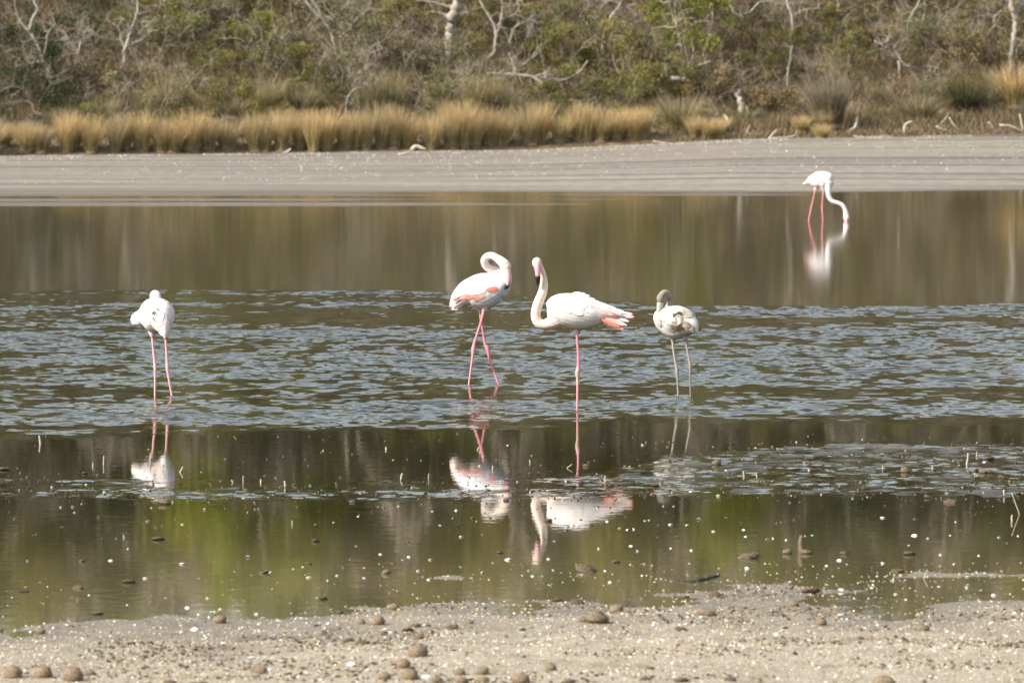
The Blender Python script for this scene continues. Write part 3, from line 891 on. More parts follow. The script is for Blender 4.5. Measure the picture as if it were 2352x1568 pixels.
OLIVE = [(0.23, 0.223, 0.062), (0.278, 0.251, 0.084), (0.169, 0.176, 0.052), (0.319, 0.271, 0.108)]
GREYG = [(0.271, 0.258, 0.136), (0.217, 0.217, 0.102), (0.332, 0.305, 0.184), (0.176, 0.176, 0.074)]
BROWN = [(0.278, 0.217, 0.115), (0.223, 0.176, 0.088), (0.325, 0.258, 0.143), (0.19, 0.163, 0.074)]
BRIGHT = [(.200, .225, .034), (.245, .255, .048), (.150, .180, .032)]
DARK_SHADED = [(.034, .052, .019), (.050, .068, .025), (.075, .092, .032)]  # dark leaf greens, with the shade of hollows and gaps put into the colour
KINDS = {
    # name: (crown args, twig args, label, category, group)
    'olive': (dict(n=3800, rad=(1.15, 1.15, .95), pal=OLIVE, leaf=(.06, .11), hollow=.6), dict(n_stem=4, h=1.8, spread=.9, kids=4), 'olive_shrub', 'dense olive shrub', 'olive green shrubs of the far thicket'),
    'grey': (dict(n=2900, rad=(1.1, 1.1, .95), pal=GREYG, leaf=(.05, .11), hollow=.45, ragged=.5), dict(n_stem=6, h=2.1, spread=1.0, kids=5), 'scraggly_shrub', 'scraggly grey green shrub', 'scraggly grey green shrubs of the far thicket'),
    'brown': (dict(n=2600, rad=(1.1, 1.1, .85), pal=BROWN, leaf=(.05, .12), hollow=.2, ragged=.5), dict(n_stem=8, h=1.9, spread=1.1, kids=6, thick=.014), 'dry_shrub', 'half dry brown shrub', 'dry brown shrubs of the far thicket'),
    'bright': (dict(n=3000, rad=(1.0, 1.0, 1.0), pal=BRIGHT, leaf=(.05, .10)), dict(n_stem=5, h=1.9, spread=.7), 'bright_shrub', 'bright yellow green shrub', 'bright yellow green shrubs of the far thicket'),
    'dark': (dict(n=3600, rad=(1.2, 1.2, 1.0), pal=DARK_SHADED), dict(n_stem=6, h=1.9, spread=.9), 'evergreen_shrub', 'dark evergreen shrub', 'dark evergreen shrubs of the far thicket'),
}
PROTO = {}
NEAR = [(140, 'around the leaning white tree'), (240, 'beside the slender grey tree'), (440, 'around the Y shaped tree'), (680, 'between Y shaped tree and long grey limbs'), (900, 'around the two long grey limbs'), (1085, 'around the stout pale trunk'), (1180, 'around the tall spreading bare tree'),
        (1330, 'around the twisted branches'), (1480, 'beside the leaning grey tree'), (1640, 'around the fallen pale log'), (1760, 'around the broken stump'), (1900, 'around the thin dead stem'), (2050, 'between dead stem and white bough'), (2180, 'around the white dead bough'), (2270, 'between white bough and pinkish trunk'), (9999, 'around the pinkish trunk')]
def near_words(xd): return next(w for lim, w in NEAR if xd < lim)
def shrub(kind, loc, sc, rz, squash=1.0, where=''):
    if kind not in PROTO:
        ca, ta, nm, lab, grp = KINDS[kind]
        PROTO[kind] = [(crown_mesh(sum(map(ord, kind)) + q, **ca), twig_mesh(sum(map(ord, kind)) + 50 + q, **ta)) for q in range(3)]
    ca, ta, nm, lab, grp = KINDS[kind]
    cm, tm = PROTO[kind][rnd.randrange(3)]
    e = empty(nm, loc, rz, (sc, sc, sc * squash))
    obj('crown', cm, LEAF, e)
    obj('branches', tm, TWIG, e)
    return tag(e, lab + where, 'shrub', grp)

def vegetation():
    # what grows where, in picture coordinates of the base: a coarse colour map read off the photograph
    def kind_at(xd, u):
        x = xd / 2352
        w = {'olive': 1.0, 'grey': 1.1, 'brown': .7, 'bright': .05, 'dark': .12}
        if x < .09: w.update(dark=4.5, olive=.6, brown=.1, grey=.5)  # far left: extra dark shrubs stand in for shaded hollows
        elif x < .30: w.update(olive=1.6, dark=.25)
        elif x < .45: w.update(grey=1.7)
        elif x < .68: w.update(olive=2.0, brown=.35)
        elif x < .80: w.update(brown=1.9, grey=.9)
        else: w.update(brown=1.4, olive=1.1)
        ks = list(w); t = rnd.random() * sum(w.values())
        for k in ks:
            t -= w[k]
            if t <= 0: return k
        return ks[-1]
    u = 3.0
    row = 0
    while u < 13.5:
        xd = -150 + rnd.uniform(-40, 40)
        while xd < 2520:
            t = (xd - CX) / F
            d = float(shore_d(t)) + u + rnd.uniform(-.5, .5)
            x = t * d
            low = 1.0 if u > 4.5 else .62
            if x > 9 and u < 5: low *= .6
            sc = low * rnd.uniform(.62, 1.05)
            shrub(kind_at(xd, u), (x, d, float(far_z(x, d)) - .12), sc, rnd.uniform(0, 6.28), rnd.uniform(.8, 1.15), (', low on the bank ' if u < 5.5 else ', midway up the bank ' if u < 9 else ', high on the bank ') + near_words(xd))
            xd += rnd.uniform(75, 135)
        u += 1.55
        row += 1
vegetation()

def tall_tree(xd, u, h, kind, label, grp=None, rad=1.6):
    t = (xd - CX) / F
    d = float(shore_d(t)) + u
    x = t * d
    z = float(far_z(x, d))
    e = empty('tree', (x, d, z), rnd.uniform(0, 6.28))
    pal = {'b': [(.30, .33, .035), (.24, .28, .035), (.36, .36, .06)], 'd': DARK_SHADED, 'o': OLIVE, 'g': GREYG}[kind]
    key = ('tree', kind)
    if key not in PROTO:
        cm = crown_mesh(900 + ord(kind), 9000, (rad, rad, 2.6), pal, (.10, .18), 46, .3, .4)
        tm = twig_mesh(930 + ord(kind), 3, 3.6, .35, 2, .09, 6)
        PROTO[key] = (cm, tm)
    cm, tm = PROTO[key]
    c = obj('crown', cm, LEAF, e); c.location = (0, 0, h - 3.6)
    k = obj('trunk', tm, TWIG, e); k.scale = (1, 1, max(1.0, h / 4.2))
    return tag(e, label, 'tree', grp)

# taller trees on the brow of the bank: they show in the still water
for i, (xd, u, h, k) in enumerate([(-60, 15, 5.5, 'd'), (90, 17, 6, 'o'), (230, 15.5, 5.5, 'd'), (420, 14.5, 5.2, 'b'), (560, 17, 6, 'b'), (700, 16, 5.6, 'b'), (830, 16, 6, 'd'), (980, 18, 6, 'o'), (1130, 16, 5.4, 'o'), (1270, 18, 6, 'g'),
                                   (1400, 16, 5.4, 'o'), (1540, 17.5, 6, 'o'), (1680, 15.5, 5.2, 'b'), (1820, 18, 6, 'o'), (1960, 16, 5.4, 'd'), (2100, 18, 6, 'o'), (2240, 16, 5.4, 'g'), (2400, 17, 6, 'o'),
                                   (20, 22, 7, 'b'), (180, 23, 7, 'b'), (300, 22, 7, 'b'), (500, 23, 7.5, 'd'), (660, 22, 7, 'b'), (800, 23, 7, 'd'), (940, 22, 7, 'd'), (1090, 23, 7, 'o'), (1240, 22, 7, 'o'), (1390, 23, 7, 'd'), (1540, 22, 7, 'o'), (1690, 23, 7, 'b'), (1850, 22, 7, 'o'), (2010, 23, 7, 'o'), (2170, 22, 7, 'g'), (2330, 23, 7, 'o')] + [(60 + i * 150 + (i * 37) % 50, 28, 6.5, 'obodgoodobogdoob'[i % 16]) for i in range(-1, 16)]):
    nm = {'b': ('light green tree on the brow', 'light green trees on the brow'), 'd': ('dark green tree on the brow', 'dark trees on the brow'),
          'o': ('olive green tree on the brow', 'olive trees on the brow'), 'g': ('grey green tree on the brow', 'grey green trees on the brow')}[k]
    tall_tree(xd, u, h + 1.5, k, nm[0] + ', behind shrubs ' + near_words(xd), nm[1])

# two bright shrubs that stand out at the top of the thicket
for xd, yd, sc, lab in ((1590, 150, 1.45, 'tall bright yellow green shrub between bare branches, above the fallen pale log'), (405, 70, .95, 'bright lime green bush beside the forked bare tree')):
    p = far_pt(xd, yd)
    e = shrub('bright', (p.x, p.y - .8, p.z - .1), sc, 1.0, 1.25)
    e['label'] = lab
    if 'group' in e: del e['group']

def bare_tree(lab, lines, name='bare_tree', base=None, mat=BARK, twigs=6, cat='tree', seed=0, twl=.5):
    """lines: [[(xd, yd, radius m), ...], ...]; the first is the trunk, whose first point stands on the bank"""
    r = random.Random(seed + 5)
    b0 = base or (lines[0][0][0], lines[0][0][1])
    g = far_pt(*b0)
    d = g.y - .9          # stands a little in front of the shrubs around it
    gz = float(far_z(g.x, d))
    e = empty(name, (g.x, d, gz))
    O = np.array([g.x, d, gz])
    tw = MB()
    for i, ln in enumerate(lines):
        pts = []
        dep = 0
        for j, (a, b, rad) in enumerate(ln):
            p = np.array(at_dist(a, b, d)) - O
            p[1] += dep
            dep += r.uniform(-.12, .12)
            pts.append([*p, rad])
        if i == 0:
            pts.insert(0, [pts[0][0] + .03, 0, min(-.15, pts[0][2] - .2), pts[0][3] * 1.15])
        Q = catmull(np.array(pts), 5)
        w = np.array([[r.gauss(0, 1), r.gauss(0, 1), r.gauss(0, 1)] for _ in Q]) * (Q[:, 3] * .28)[:, None]
        Q[:, :3] += w
        V, Fc = tube(Q[:, :3], np.maximum(Q[:, 3] * 1.1, .010), 7)
        mb = MB(); mb.add(V, Fc)
        mb.build('trunk' if i == 0 else 'branch', mat, e)
        for q in range(twigs):
            k = r.randint(len(Q) // 3, len(Q) - 1)
            dr = np.array([r.gauss(0, 1), r.gauss(0, .5), r.gauss(.3, .8)]); dr /= np.linalg.norm(dr)
            P = [Q[k, :3]]
            for _ in range(4):
                dr = dr + np.array([r.gauss(0, .3), r.gauss(0, .3), r.gauss(.05, .3)]); dr /= np.linalg.norm(dr)
                P.append(P[-1] + dr * twl * r.uniform(.1, .3))
            V, Fc = tube(P, np.linspace(.014, .006, 5), 4, cap=False)
            tw.add(V, Fc)
    if twigs: tag(tw.build('twigs', mat, e), kind='stuff')
    return tag(e, lab, cat)

bare_tree('leaning bare white tree forking at its top, above dark evergreen shrubs', [[(121, 200, .06), (110, 165, .055), (98, 140, .05), (82, 98, .048), (66, 72, .045)], [(66, 72, .04), (50, 55, .028), (40, 35, .02), (34, 12, .014)], [(66, 72, .042), (74, 45, .04), (87, 22, .032), (78, 2, .022), (72, -40, .015)],
    [(98, 138, .03), (106, 105, .022), (110, 78, .016), (126, 55, .01)], [(98, 145, .025), (82, 140, .018), (68, 134, .012)]], seed=1)
bare_tree('slender grey bare tree with many fine twigs, left of the forked pale tree', [[(165, 175, .03), (176, 140, .028), (182, 110, .024), (190, 85, .018), (205, 60, .01)], [(180, 118, .018), (160, 98, .012), (150, 80, .008)], [(184, 105, .016), (200, 92, .012), (216, 78, .008)]], seed=2, twigs=10)
bare_tree('pale bare tree forked low like a letter Y, rising out of olive shrubs', [[(287, 136, .055), (287, 112, .05), (297, 82, .042), (308, 52, .036), (317, 20, .03), (312, -30, .024)], [(287, 112, .032), (278, 92, .026), (275, 70, .022), (262, 55, .016)], [(290, 108, .03), (308, 98, .022), (328, 90, .018), (352, 68, .01)], [(297, 72, .018), (294, 55, .014), (283, 42, .01)], [(318, 80, .014), (332, 62, .01), (345, 75, .007)]], seed=3)
bare_tree('two long bare grey limbs reaching down to the right behind grey shrubs', [[(768, 100, .045), (752, 62, .04), (735, 38, .034), (712, 15, .028), (690, -15, .022)], [(752, 60, .028), (730, 20, .02), (716, 0, .015)], [(740, 42, .02), (765, 40, .014), (790, 52, .009)], [(745, 50, .02), (728, 35, .016), (700, 5, .012)]], seed=4)
bare_tree('thick pale trunk, the stoutest of the thicket, with bare side branches', [[(1031, 92, .14), (1035, 66, .14), (1041, 35, .15), (1050, 5, .17), (1056, -40, .17)], [(1042, 40, .05), (1016, 32, .035), (990, 26, .02)], [(1046, 20, .06), (1020, 12, .04), (985, 4, .022), (955, 2, .014)], [(1041, 45, .04), (1062, 28, .03), (1078, 32, .014)], [(1032, 80, .03), (1055, 92, .02), (1068, 110, .012)]], seed=5, twigs=9)
bare_tree('tall bare tree with spreading slender limbs beside the stout pale trunk', [[(1120, 140, .045), (1135, 118, .045), (1138, 75, .042), (1128, 45, .036), (1110, 18, .03), (1096, -15, .024)], [(1140, 80, .035), (1150, 50, .03), (1154, 20, .025), (1152, -20, .02)], [(1140, 60, .026), (1162, 38, .022), (1172, 5, .018), (1176, -25, .014)], [(1170, 100, .024), (1180, 68, .02), (1200, 52, .016), (1228, 46, .009)], [(1150, 45, .02), (1185, 30, .016), (1194, 0, .012)]], seed=6, twigs=8)
bare_tree('bare leaning grey tree above the twisted roots, with one long side limb', [[(1383, 112, .045), (1386, 88, .042), (1394, 60, .038), (1405, 36, .034), (1424, 10, .028), (1430, -20, .022)], [(1404, 36, .022), (1428, 22, .018), (1460, 10, .01)], [(1352, 130, .03), (1357, 90, .028), (1356, 75, .024), (1347, 50, .014)], [(1424, 8, .02), (1400, 2, .014), (1385, 15, .009)]], seed=7)
bare_tree('tangle of twisted bare branches sprawling low between green shrubs', [[(1262, 214, .04), (1248, 195, .04), (1225, 178, .042), (1190, 172, .036), (1150, 170, .026), (1118, 168, .014)], [(1350, 140, .025), (1330, 165, .03), (1300, 182, .03), (1262, 182, .026), (1240, 178, .02)], [(1225, 178, .024), (1255, 168, .02), (1275, 182, .016), (1300, 205, .012)], [(1185, 172, .022), (1178, 145, .018), (1168, 122, .012)], [(1310, 230, .024), (1340, 234, .022), (1362, 226, .014)], [(1200, 150, .018), (1222, 130, .013), (1240, 105, .009)]], seed=8, twigs=9, name='tangled_branches')
bare_tree('bare grey tree with a low hooked bough, right of the bright shrub', [[(1818, 88, .045), (1821, 62, .042), (1816, 30, .04), (1808, 5, .036), (1804, -30, .03)], [(1816, 18, .03), (1832, 40, .026), (1850, 72, .02), (1868, 88, .012)], [(1745, 4, .03), (1722, 28, .032), (1700, 38, .032), (1684, 25, .028), (1672, -5, .022)], [(1816, 40, .016), (1850, 22, .014), (1890, 20, .009)], [(1812, 15, .02), (1780, 5, .016), (1745, 4, .014)]], seed=9)
bare_tree('thin pale dead stem standing alone in brown scrub', [[(1808, 186, .026), (1812, 160, .03), (1816, 128, .022), (1820, 105, .012)]], seed=10, twigs=4)
bare_tree('pair of slim pale stems forming a V in brown and olive scrub', [[(2085, 62, .03), (2094, 35, .034), (2110, 8, .03), (2118, -25, .022)], [(2112, 72, .02), (2122, 40, .022), (2124, 15, .016), (2118, -10, .012)], [(1920, 45, .02), (1926, 15, .02), (1920, -15, .016)]], seed=11, base=(2085, 75))
bare_tree('bleached white dead bough lying across dark shrubs', [[(2066, 142, .05), (2082, 152, .045), (2105, 156, .034), (2130, 152, .026), (2158, 158, .014)], [(2100, 156, .026), (2128, 166, .018), (2150, 164, .01)], [(2070, 140, .024), (2060, 125, .016), (2052, 105, .01)], [(2010, 95, .02), (2025, 100, .016), (2052, 82, .009)], [(1985, 128, .018), (2005, 118, .015), (2045, 106, .009)]], seed=12, name='fallen_bough', twigs=7)
bare_tree('pinkish weathered trunk with short crooked boughs beside dark hollows', [[(2322, 150, .07), (2325, 110, .075), (2332, 62, .08), (2330, 38, .085), (2322, 10, .09), (2315, -30, .09)], [(2330, 40, .06), (2345, 15, .045), (2356, -15, .035)], [(2300, 25, .02), (2282, 40, .018), (2262, 32, .012)], [(2282, 40, .014), (2286, 55, .012), (2280, 65, .008)]], seed=13, twigs=5)
bare_tree('fallen pale log propped on its broken stump, with one upswept bough', [[(1518, 178, .06), (1540, 180, .075), (1568, 184, .075), (1598, 190, .06)], [(1570, 182, .035), (1590, 160, .03), (1612, 148, .024), (1634, 140, .012)], [(1524, 182, .035), (1528, 205, .03), (1536, 235, .024)], [(1536, 178, .03), (1530, 166, .02)], [(1602, 190, .05), (1606, 215, .055), (1612, 240, .06)]], seed=14, name='fallen_log', twigs=3)
bare_tree('broken grey stump standing in a gap of the scrub', [[(1702, 262, .11), (1702, 240, .10), (1698, 222, .085), (1694, 210, .10)], [(1720, 262, .05), (1714, 248, .045), (1711, 238, .03)]], seed=15, name='tree_stump', twigs=0)
bare_tree('leafless weathered branch jutting from shrubs above the first tall rushes', [[(795, 245, .022), (800, 222, .022), (815, 205, .02), (838, 190, .012)], [(815, 206, .014), (812, 192, .01), (800, 180, .007)]], seed=16, twigs=8)
bare_tree('forked grey dead branch sticking out of dense twigs over the golden tussocks', [[(835, 172, .026), (843, 150, .026), (845, 128, .02), (850, 108, .012)], [(843, 150, .016), (815, 172, .012), (798, 180, .008)], [(846, 128, .014), (860, 118, .01), (880, 112, .007)]], seed=17, twigs=8)

# --- rush tussocks
def tuft_mesh(seed, n, h, spread, c_base, c_mid, c_tip, width=.013):
    r = np.random.default_rng(seed)
    V, Cc = [], []
    a = r.uniform(0, 2 * math.pi, n)
    rr = np.sqrt(r.random(n)) * .20
    lean = spread * (r.random(n) ** .8)
    L = h * r.uniform(.6, 1.1, n)
    base = np.stack([rr * np.cos(a), rr * np.sin(a), np.full(n, -.03)], 1)
    out = np.stack([np.cos(a + r.normal(0, .4, n)), np.sin(a + r.normal(0, .4, n))], 1)
    ph = r.uniform(0, math.pi, n)
    wv = np.stack([np.cos(ph), np.sin(ph), np.zeros(n)], 1) * (width * .5)
    sh = r.uniform(.7, 1.25, (n, 1))
    S = 4
    for k in range(S + 1):
        t = k / S
        p = base.copy()
        p[:, :2] += out * (lean * L * (t * .45 + t * t * .55))[:, None]
        p[:, 2] += L * t * np.sqrt(np.maximum(1 - (lean * t * .75) ** 2, .1))
        w = wv * (1 - .8 * t)
        V.append(p - w); V.append(p + w)
        c = np.array(c_base) * max(0, 1 - t * 3) + np.array(c_mid) * max(0, 1 - abs(t - .36) * 2.6) + np.array(c_tip) * min(1, max(0, (t - .25) * 2))
        Cc.append(c * sh); Cc.append(c * sh)
    V = np.stack(V, 1).reshape(-1, 3); Cc = np.stack(Cc, 1).reshape(-1, 3)
    m = 2 * (S + 1)
    f = []
    for k in range(S):
        f.append(np.stack([np.arange(n) * m + 2 * k, np.arange(n) * m + 2 * k + 1, np.arange(n) * m + 2 * k + 3, np.arange(n) * m + 2 * k + 2], 1))
    return new_mesh('blades', V, np.concatenate(f), False, Cc)

GOLD = [tuft_mesh(200 + i, 620, 1.0, .62, (.50, .42, .26), (.30, .255, .10), (.60, .455, .25)) for i in range(4)]
TALL = [tuft_mesh(220 + i, 520, 1.0, .55, (.30, .25, .12), (.19, .18, .07), (.36, .30, .175)) for i in range(3)]
GREY = [tuft_mesh(230 + i, 900, 1.0, .5, (.30, .25, .14), (.16, .145, .06), (.33, .27, .19)) for i in range(2)]
GRN = [tuft_mesh(240, 700, 1.0, .7, (.14, .11, .05), (.075, .075, .028), (.17, .15, .06))]
root_m = None
def mound_mesh(seed):
    r = np.random.default_rng(seed)
    V, Fc = tube([(0, 0, -.15), (0, 0, .0), (0, 0, .05), (0, 0, .08)], [.30, .27, .18, .03], 9)
    V = np.array(V) + r.normal(0, .02, (len(V), 3))
    return new_mesh('root_mound', V, Fc)
MOUND = mound_mesh(5)
MOUNDM = m_plain('root_mat', (.05, .035, .022), (.22, .15, .09), 12, .95, .01)
def tussock(xd, yd, h, wide, meshes, lab, grp, name='rush_tussock'):
    p = far_pt(xd, yd)
    e = empty(name, (p.x, p.y, p.z), rnd.uniform(0, 6.28), (wide, wide, 1.0))
    e.rotation_euler.x = rnd.uniform(-.08, .08); e.rotation_euler.y = rnd.uniform(-.08, .08)
    b = obj('blades', rnd.choice(meshes), BLADE, e); b.scale = (1, 1, h)
    obj('root_mound', MOUND, MOUNDM, e)
    return tag(e, lab, 'tussock', grp)
for xd, yd, h in [(8, 338, .6), (60, 350, .75), (95, 351, .82), (150, 350, .98), (170, 347, .9), (208, 350, .95), (262, 351, 1.0), (290, 349, 1.05), (325, 350, .95), (372, 350, .98), (398, 349, .9), (440, 349, 1.0), (478, 350, .95), (520, 348, .8), (585, 350, 1.0), (612, 349, 1.0), (650, 349, 1.05), (690, 346, .85), (720, 350, 1.0), (745, 347, 1.0), (790, 347, 1.0),
                  (812, 344, .95), (842, 346, 1.05), (880, 343, 1.1), (905, 342, 1.05), (938, 340, .95), (990, 344, .9), (1035, 343, 1.1), (1062, 342, 1.08), (1090, 338, .9), (1128, 336, 1.05), (1150, 334, .85), (1215, 332, .95), (1240, 331, 1.0), (1285, 328, .85), (1325, 326, .95), (1350, 325, .9), (1380, 324, .95), (1415, 323, .85), (1450, 322, .9), (1472, 320, .8)]:
    tussock(xd + rnd.uniform(-4, 4), yd + rnd.uniform(-3, 1), h * rnd.uniform(1.08, 1.42), rnd.uniform(.75, 1.15), GOLD, 'golden dry tussock edging the mudflat, below shrubs ' + near_words(xd), 'golden tussocks along the mudflat')
for xd, yd, h in [(1595, 318, .75), (1625, 320, .7), (1648, 318, .6), (1660, 305, .5), (1840, 305, .55), (1888, 318, .5), (1895, 300, .7)]:
    tussock(xd, yd, h, .7, GOLD, 'small golden tuft on the brown bank near driftwood', 'small tufts on the brown bank', 'grass_tuft')
for xd, yd, h in [(330, 290, 1.2), (385, 285, 1.55), (240, 295, 1.0), (620, 278, 1.4), (700, 270, 1.1), (850, 280, 1.6), (900, 275, 1.6), (1090, 280, 1.5), (1120, 275, 1.5), (1165, 285, 1.1), (1240, 290, .9), (1390, 290, .9), (520, 290, .9), (460, 285, 1.0), (1010, 285, .9), (150, 300, .8)]:
    tussock(xd, yd, h, 1.3, TALL, 'tall grey green rush clump behind golden tussocks, ' + near_words(xd), 'tall rush clumps behind the tussocks', 'rush_clump')
for xd, yd, h, w, ms, lab in [(1905, 292, 1.75, 1.9, GREY, 'big greyish pampas like grass clump on the brown bank'), (2215, 262, 1.35, 1.7, GRN, 'big dark green rush clump above the scattered driftwood'), (1560, 300, 1.15, 1.8, TALL, 'broad yellowish clump below the fallen pale log'),
                              (2335, 245, 1.5, 1.8, GOLD, 'large straw coloured clump high on the bank beside the pinkish trunk'), (2110, 280, .9, 2.0, TALL, 'low spreading straw clump between the grey grass and the dark rush')]:
    e = tussock(xd, yd, h, w, ms, lab, None, 'grass_clump')

# dry undergrowth over the foot of the bank: uncountable
def undergrowth():
    r = np.random.default_rng(77)
    n = 46000
    t = r.uniform(-.105, .105, n)
    u = -.1 + 13 * r.random(n) ** 1.5
    d = shore_d(t) + u
    x = t * d
    
    n = len(x)
    z = far_z(x, d)
    h = r.uniform(.12, .5, n) * (1 + .8 * (u > 4)) * np.where((x < 5) & (u < 2.2), .35, 1) * np.where(u < .5, .5, 1)
    a, b = r.normal(0, .6, n), r.normal(0, .4, n)
    w = r.uniform(.012, .03, n)
    P = np.stack([x, d, z - .02], 1)
    T = P + np.stack([a * h, b * h, h], 1)
    W = np.stack([w, w * .3, np.zeros(n)], 1)
    V = np.stack([P - W, P + W, T], 1).reshape(-1, 3)
    pal = np.array([(.32, .24, .14), (.24, .18, .10), (.40, .31, .19), (.18, .16, .07), (.27, .20, .14)])
    c = pal[r.integers(0, len(pal), n)] * r.uniform(.7, 1.3, (n, 1))
    m = new_mesh('undergrowth', V, np.arange(n * 3).reshape(-1, 3), False, np.repeat(c, 3, 0))
    tag(obj('undergrowth', m, BLADE), 'dry undergrowth covering the foot of the far bank', 'undergrowth', kind='stuff')
undergrowth()

# --- driftwood on the far bank
def driftwood(lab, pts, rad, name='driftwood', grp=None, mat=WOOD):
    base = max(pts, key=lambda q: q[1])
    g = far_pt(base[0], base[1] + 1)
    O = np.array(g)
    A = []
    for i, (a, b) in enumerate(pts):
        p = np.array(at_dist(a, b, g.y)) - O
        p[1] += rnd.uniform(-.08, .08)
        A.append([*p, rad * (1 - .5 * i / len(pts))])
    if len(A) == 2: A.insert(1, [(A[0][k] + A[1][k]) / 2 + (rnd.uniform(-.02, .02) if k < 3 else 0) for k in range(4)])
    Q = catmull(np.array(A), 4)
    V, Fc = tube(Q[:, :3], Q[:, 3], 7)
    mb = MB(); mb.add(V, Fc)
    o = mb.build(name, mat); o.location = g
    return tag(o, lab, 'driftwood', grp)
G = 'bleached sticks on the brown bank'
L = 'short bleached driftwood stick lying on the brown bank at the back of the mudflat'
for pts, rad in [([(1711, 316), (1718, 300), (1722, 288)], .03), ([(1765, 320), (1775, 308), (1785, 298)], .03), ([(1945, 303), (1960, 294), (1968, 292)], .025), ([(2018, 318), (2030, 313), (2045, 316)], .025), ([(1708, 316), (1740, 314)], .022), ([(1772, 318), (1822, 313), (1830, 302)], .022),
                 ([(2150, 290), (2170, 300), (2205, 305)], .03), ([(2160, 285), (2172, 272), (2178, 260)], .025), ([(2180, 270), (2192, 288), (2210, 300)], .028), ([(2270, 280), (2282, 296)], .03), ([(2030, 312), (2000, 316), (1960, 312)], .02), ([(650, 352), (668, 342)], .035), ([(915, 355), (945, 347)], .03), ([(1500, 324), (1540, 330)], .025)]:
    driftwood(L, pts, rad, grp=G)
driftwood('upright white broken stick standing on the brown bank beside the grey grass clump', [(1962, 298), (1966, 285), (1970, 270)], .05)
driftwood('white forked post with a hooked top at the back of the mudflat', [(2077, 306), (2078, 292), (2083, 284), (2095, 279)], .05)
driftwood('long bleached branch lying on the brown bank below the pinkish trunk', [(2296, 288), (2320, 290), (2345, 300), (2375, 306)], .045)
driftwood('leaning bleached stick beside the long branch on the bank', [(2350, 302), (2347, 285), (2342, 262)], .04)
driftwood('pale knotted driftwood lump at the foot of the golden tussocks', [(945, 345), (955, 336), (968, 340), (978, 344)], .07)
driftwood('curved pale root beside a small golden tuft on the bank', [(1676, 302), (1674, 285), (1668, 270), (1662, 264)], .055)

# --- shells scattered along the far mudflat: uncountable glints
def bits(name, lab, P, S, cols, seed, flat=.5):
    """many small shell chips: squashed six-point solids, one mesh"""
    r = np.random.default_rng(seed)
    n = len(P)
    a, b = ortho_frames(n, r)
    a[:, 2] *= .3; a /= np.linalg.norm(a, axis=1)[:, None]
    b -= a * (a * b).sum(1)[:, None]; b /= np.linalg.norm(b, axis=1)[:, None]
    c = np.cross(a, b)
    k = r.uniform(.55, 1.1, (n, 3)) * S[:, None] * .5
    k[:, 1] *= .8; k[:, 2] *= flat
    V = np.stack([P + a * k[:, :1], P + b * k[:, 1:2], P - a * k[:, :1], P - b * k[:, 1:2], P + c * k[:, 2:], P - c * k[:, 2:]], 1).reshape(-1, 3)
    q = np.array([(0, 1, 4), (1, 2, 4), (2, 3, 4), (3, 0, 4), (1, 0, 5), (2, 1, 5), (3, 2, 5), (0, 3, 5)])
    f = (np.arange(n)[:, None, None] * 6 + q[None]).reshape(-1, 3)
    m = new_mesh(name, V, f, False, np.repeat(cols, 6, 0))
    return tag(obj(name, m, SHELL), lab, 'shells', kind='stuff')

def far_shells():
    r = np.random.default_rng(91)
    n = 4200
    t = r.uniform(-.11, .11, n)
    d = shore_d(t) - 1 - 40 * r.random(n) ** 3.2
    k = vnoise(t * 200, d * .15, 3) > .35
    t, d = t[k], d[k]
    x = t * d
    P = np.stack([x, d, flat_z(x, d) + .012], 1)
    S = r.uniform(.025, .06, len(x))
    bits('far_shells', 'small white shells strewn over the far mudflat', P, S, r.uniform(.55, .85, (len(x), 1)) * np.array([[1, .97, .92]]), 5)
far_shells()

# ------------------------------------------------------------------ near shore: shell grit, shells, seagrass balls, clods, sticks
def shore_grit():
    r = np.random.default_rng(17)
    n = 70000
    d = 26.5 + 8.2 * r.random(n)
    x = r.uniform(-.125, .125, n) * d
    z = near_z(x, d)
    dens = np.where(z > .012, 1.0, np.where(z > -.004, .6, .05 + .13 * sstep(700, 1700, x / d * F + CX))) * (.35 + .9 * fbm(x * 2.2, d * 1.6, 8))
    k = (r.random(n) < dens) & (z > -.034)
    x, d, z = x[k], d[k], z[k]
    n = len(x)
    S = .006 + .017 * r.random(n) ** 2.4
    pal = np.array([(.80, .76, .68), (.66, .60, .48), (.52, .43, .28), (.74, .68, .55), (.38, .31, .20), (.60, .46, .22), (.28, .22, .15), (.84, .82, .78)])
    cols = pal[r.choice(len(pal), n, p=[.06, .18, .20, .13, .21, .06, .15, .01])] * r.uniform(.8, 1.1, (n, 1))
    P = np.stack([x, d, np.maximum(z, -.003) + S * .10], 1)
    bits('shell_grit', 'broken shell grit covering the near sandy shore', P, S, cols, 6)
shore_grit()

def weed_litter():
    r = np.random.default_rng(57)
    n = 26000
    d = 26.5 + 7.5 * r.random(n)
    x = r.uniform(-.125, .125, n) * d
    z = near_z(x, d)
    m = fbm(x * 1.1, d * 1.6, 77, 4)
    k = (z > .002) & (r.random(n) < .04 + 1.2 * sstep(.50, .66, m))
    x, d, z = x[k], d[k], z[k]
    n = len(x)
    S = .010 + .035 * r.random(n) ** 2.2
    pal = np.array([(.10, .072, .042), (.15, .11, .065), (.07, .05, .032), (.20, .14, .08), (.24, .19, .12)])
    cols = pal[r.integers(0, 5, n)] * r.uniform(.8, 1.2, (n, 1))
    bits('weed_litter', 'brown weed litter strewn in drifts over the near sand', np.stack([x, d, z + S * .08], 1), S, cols, 9, .35)
weed_litter()

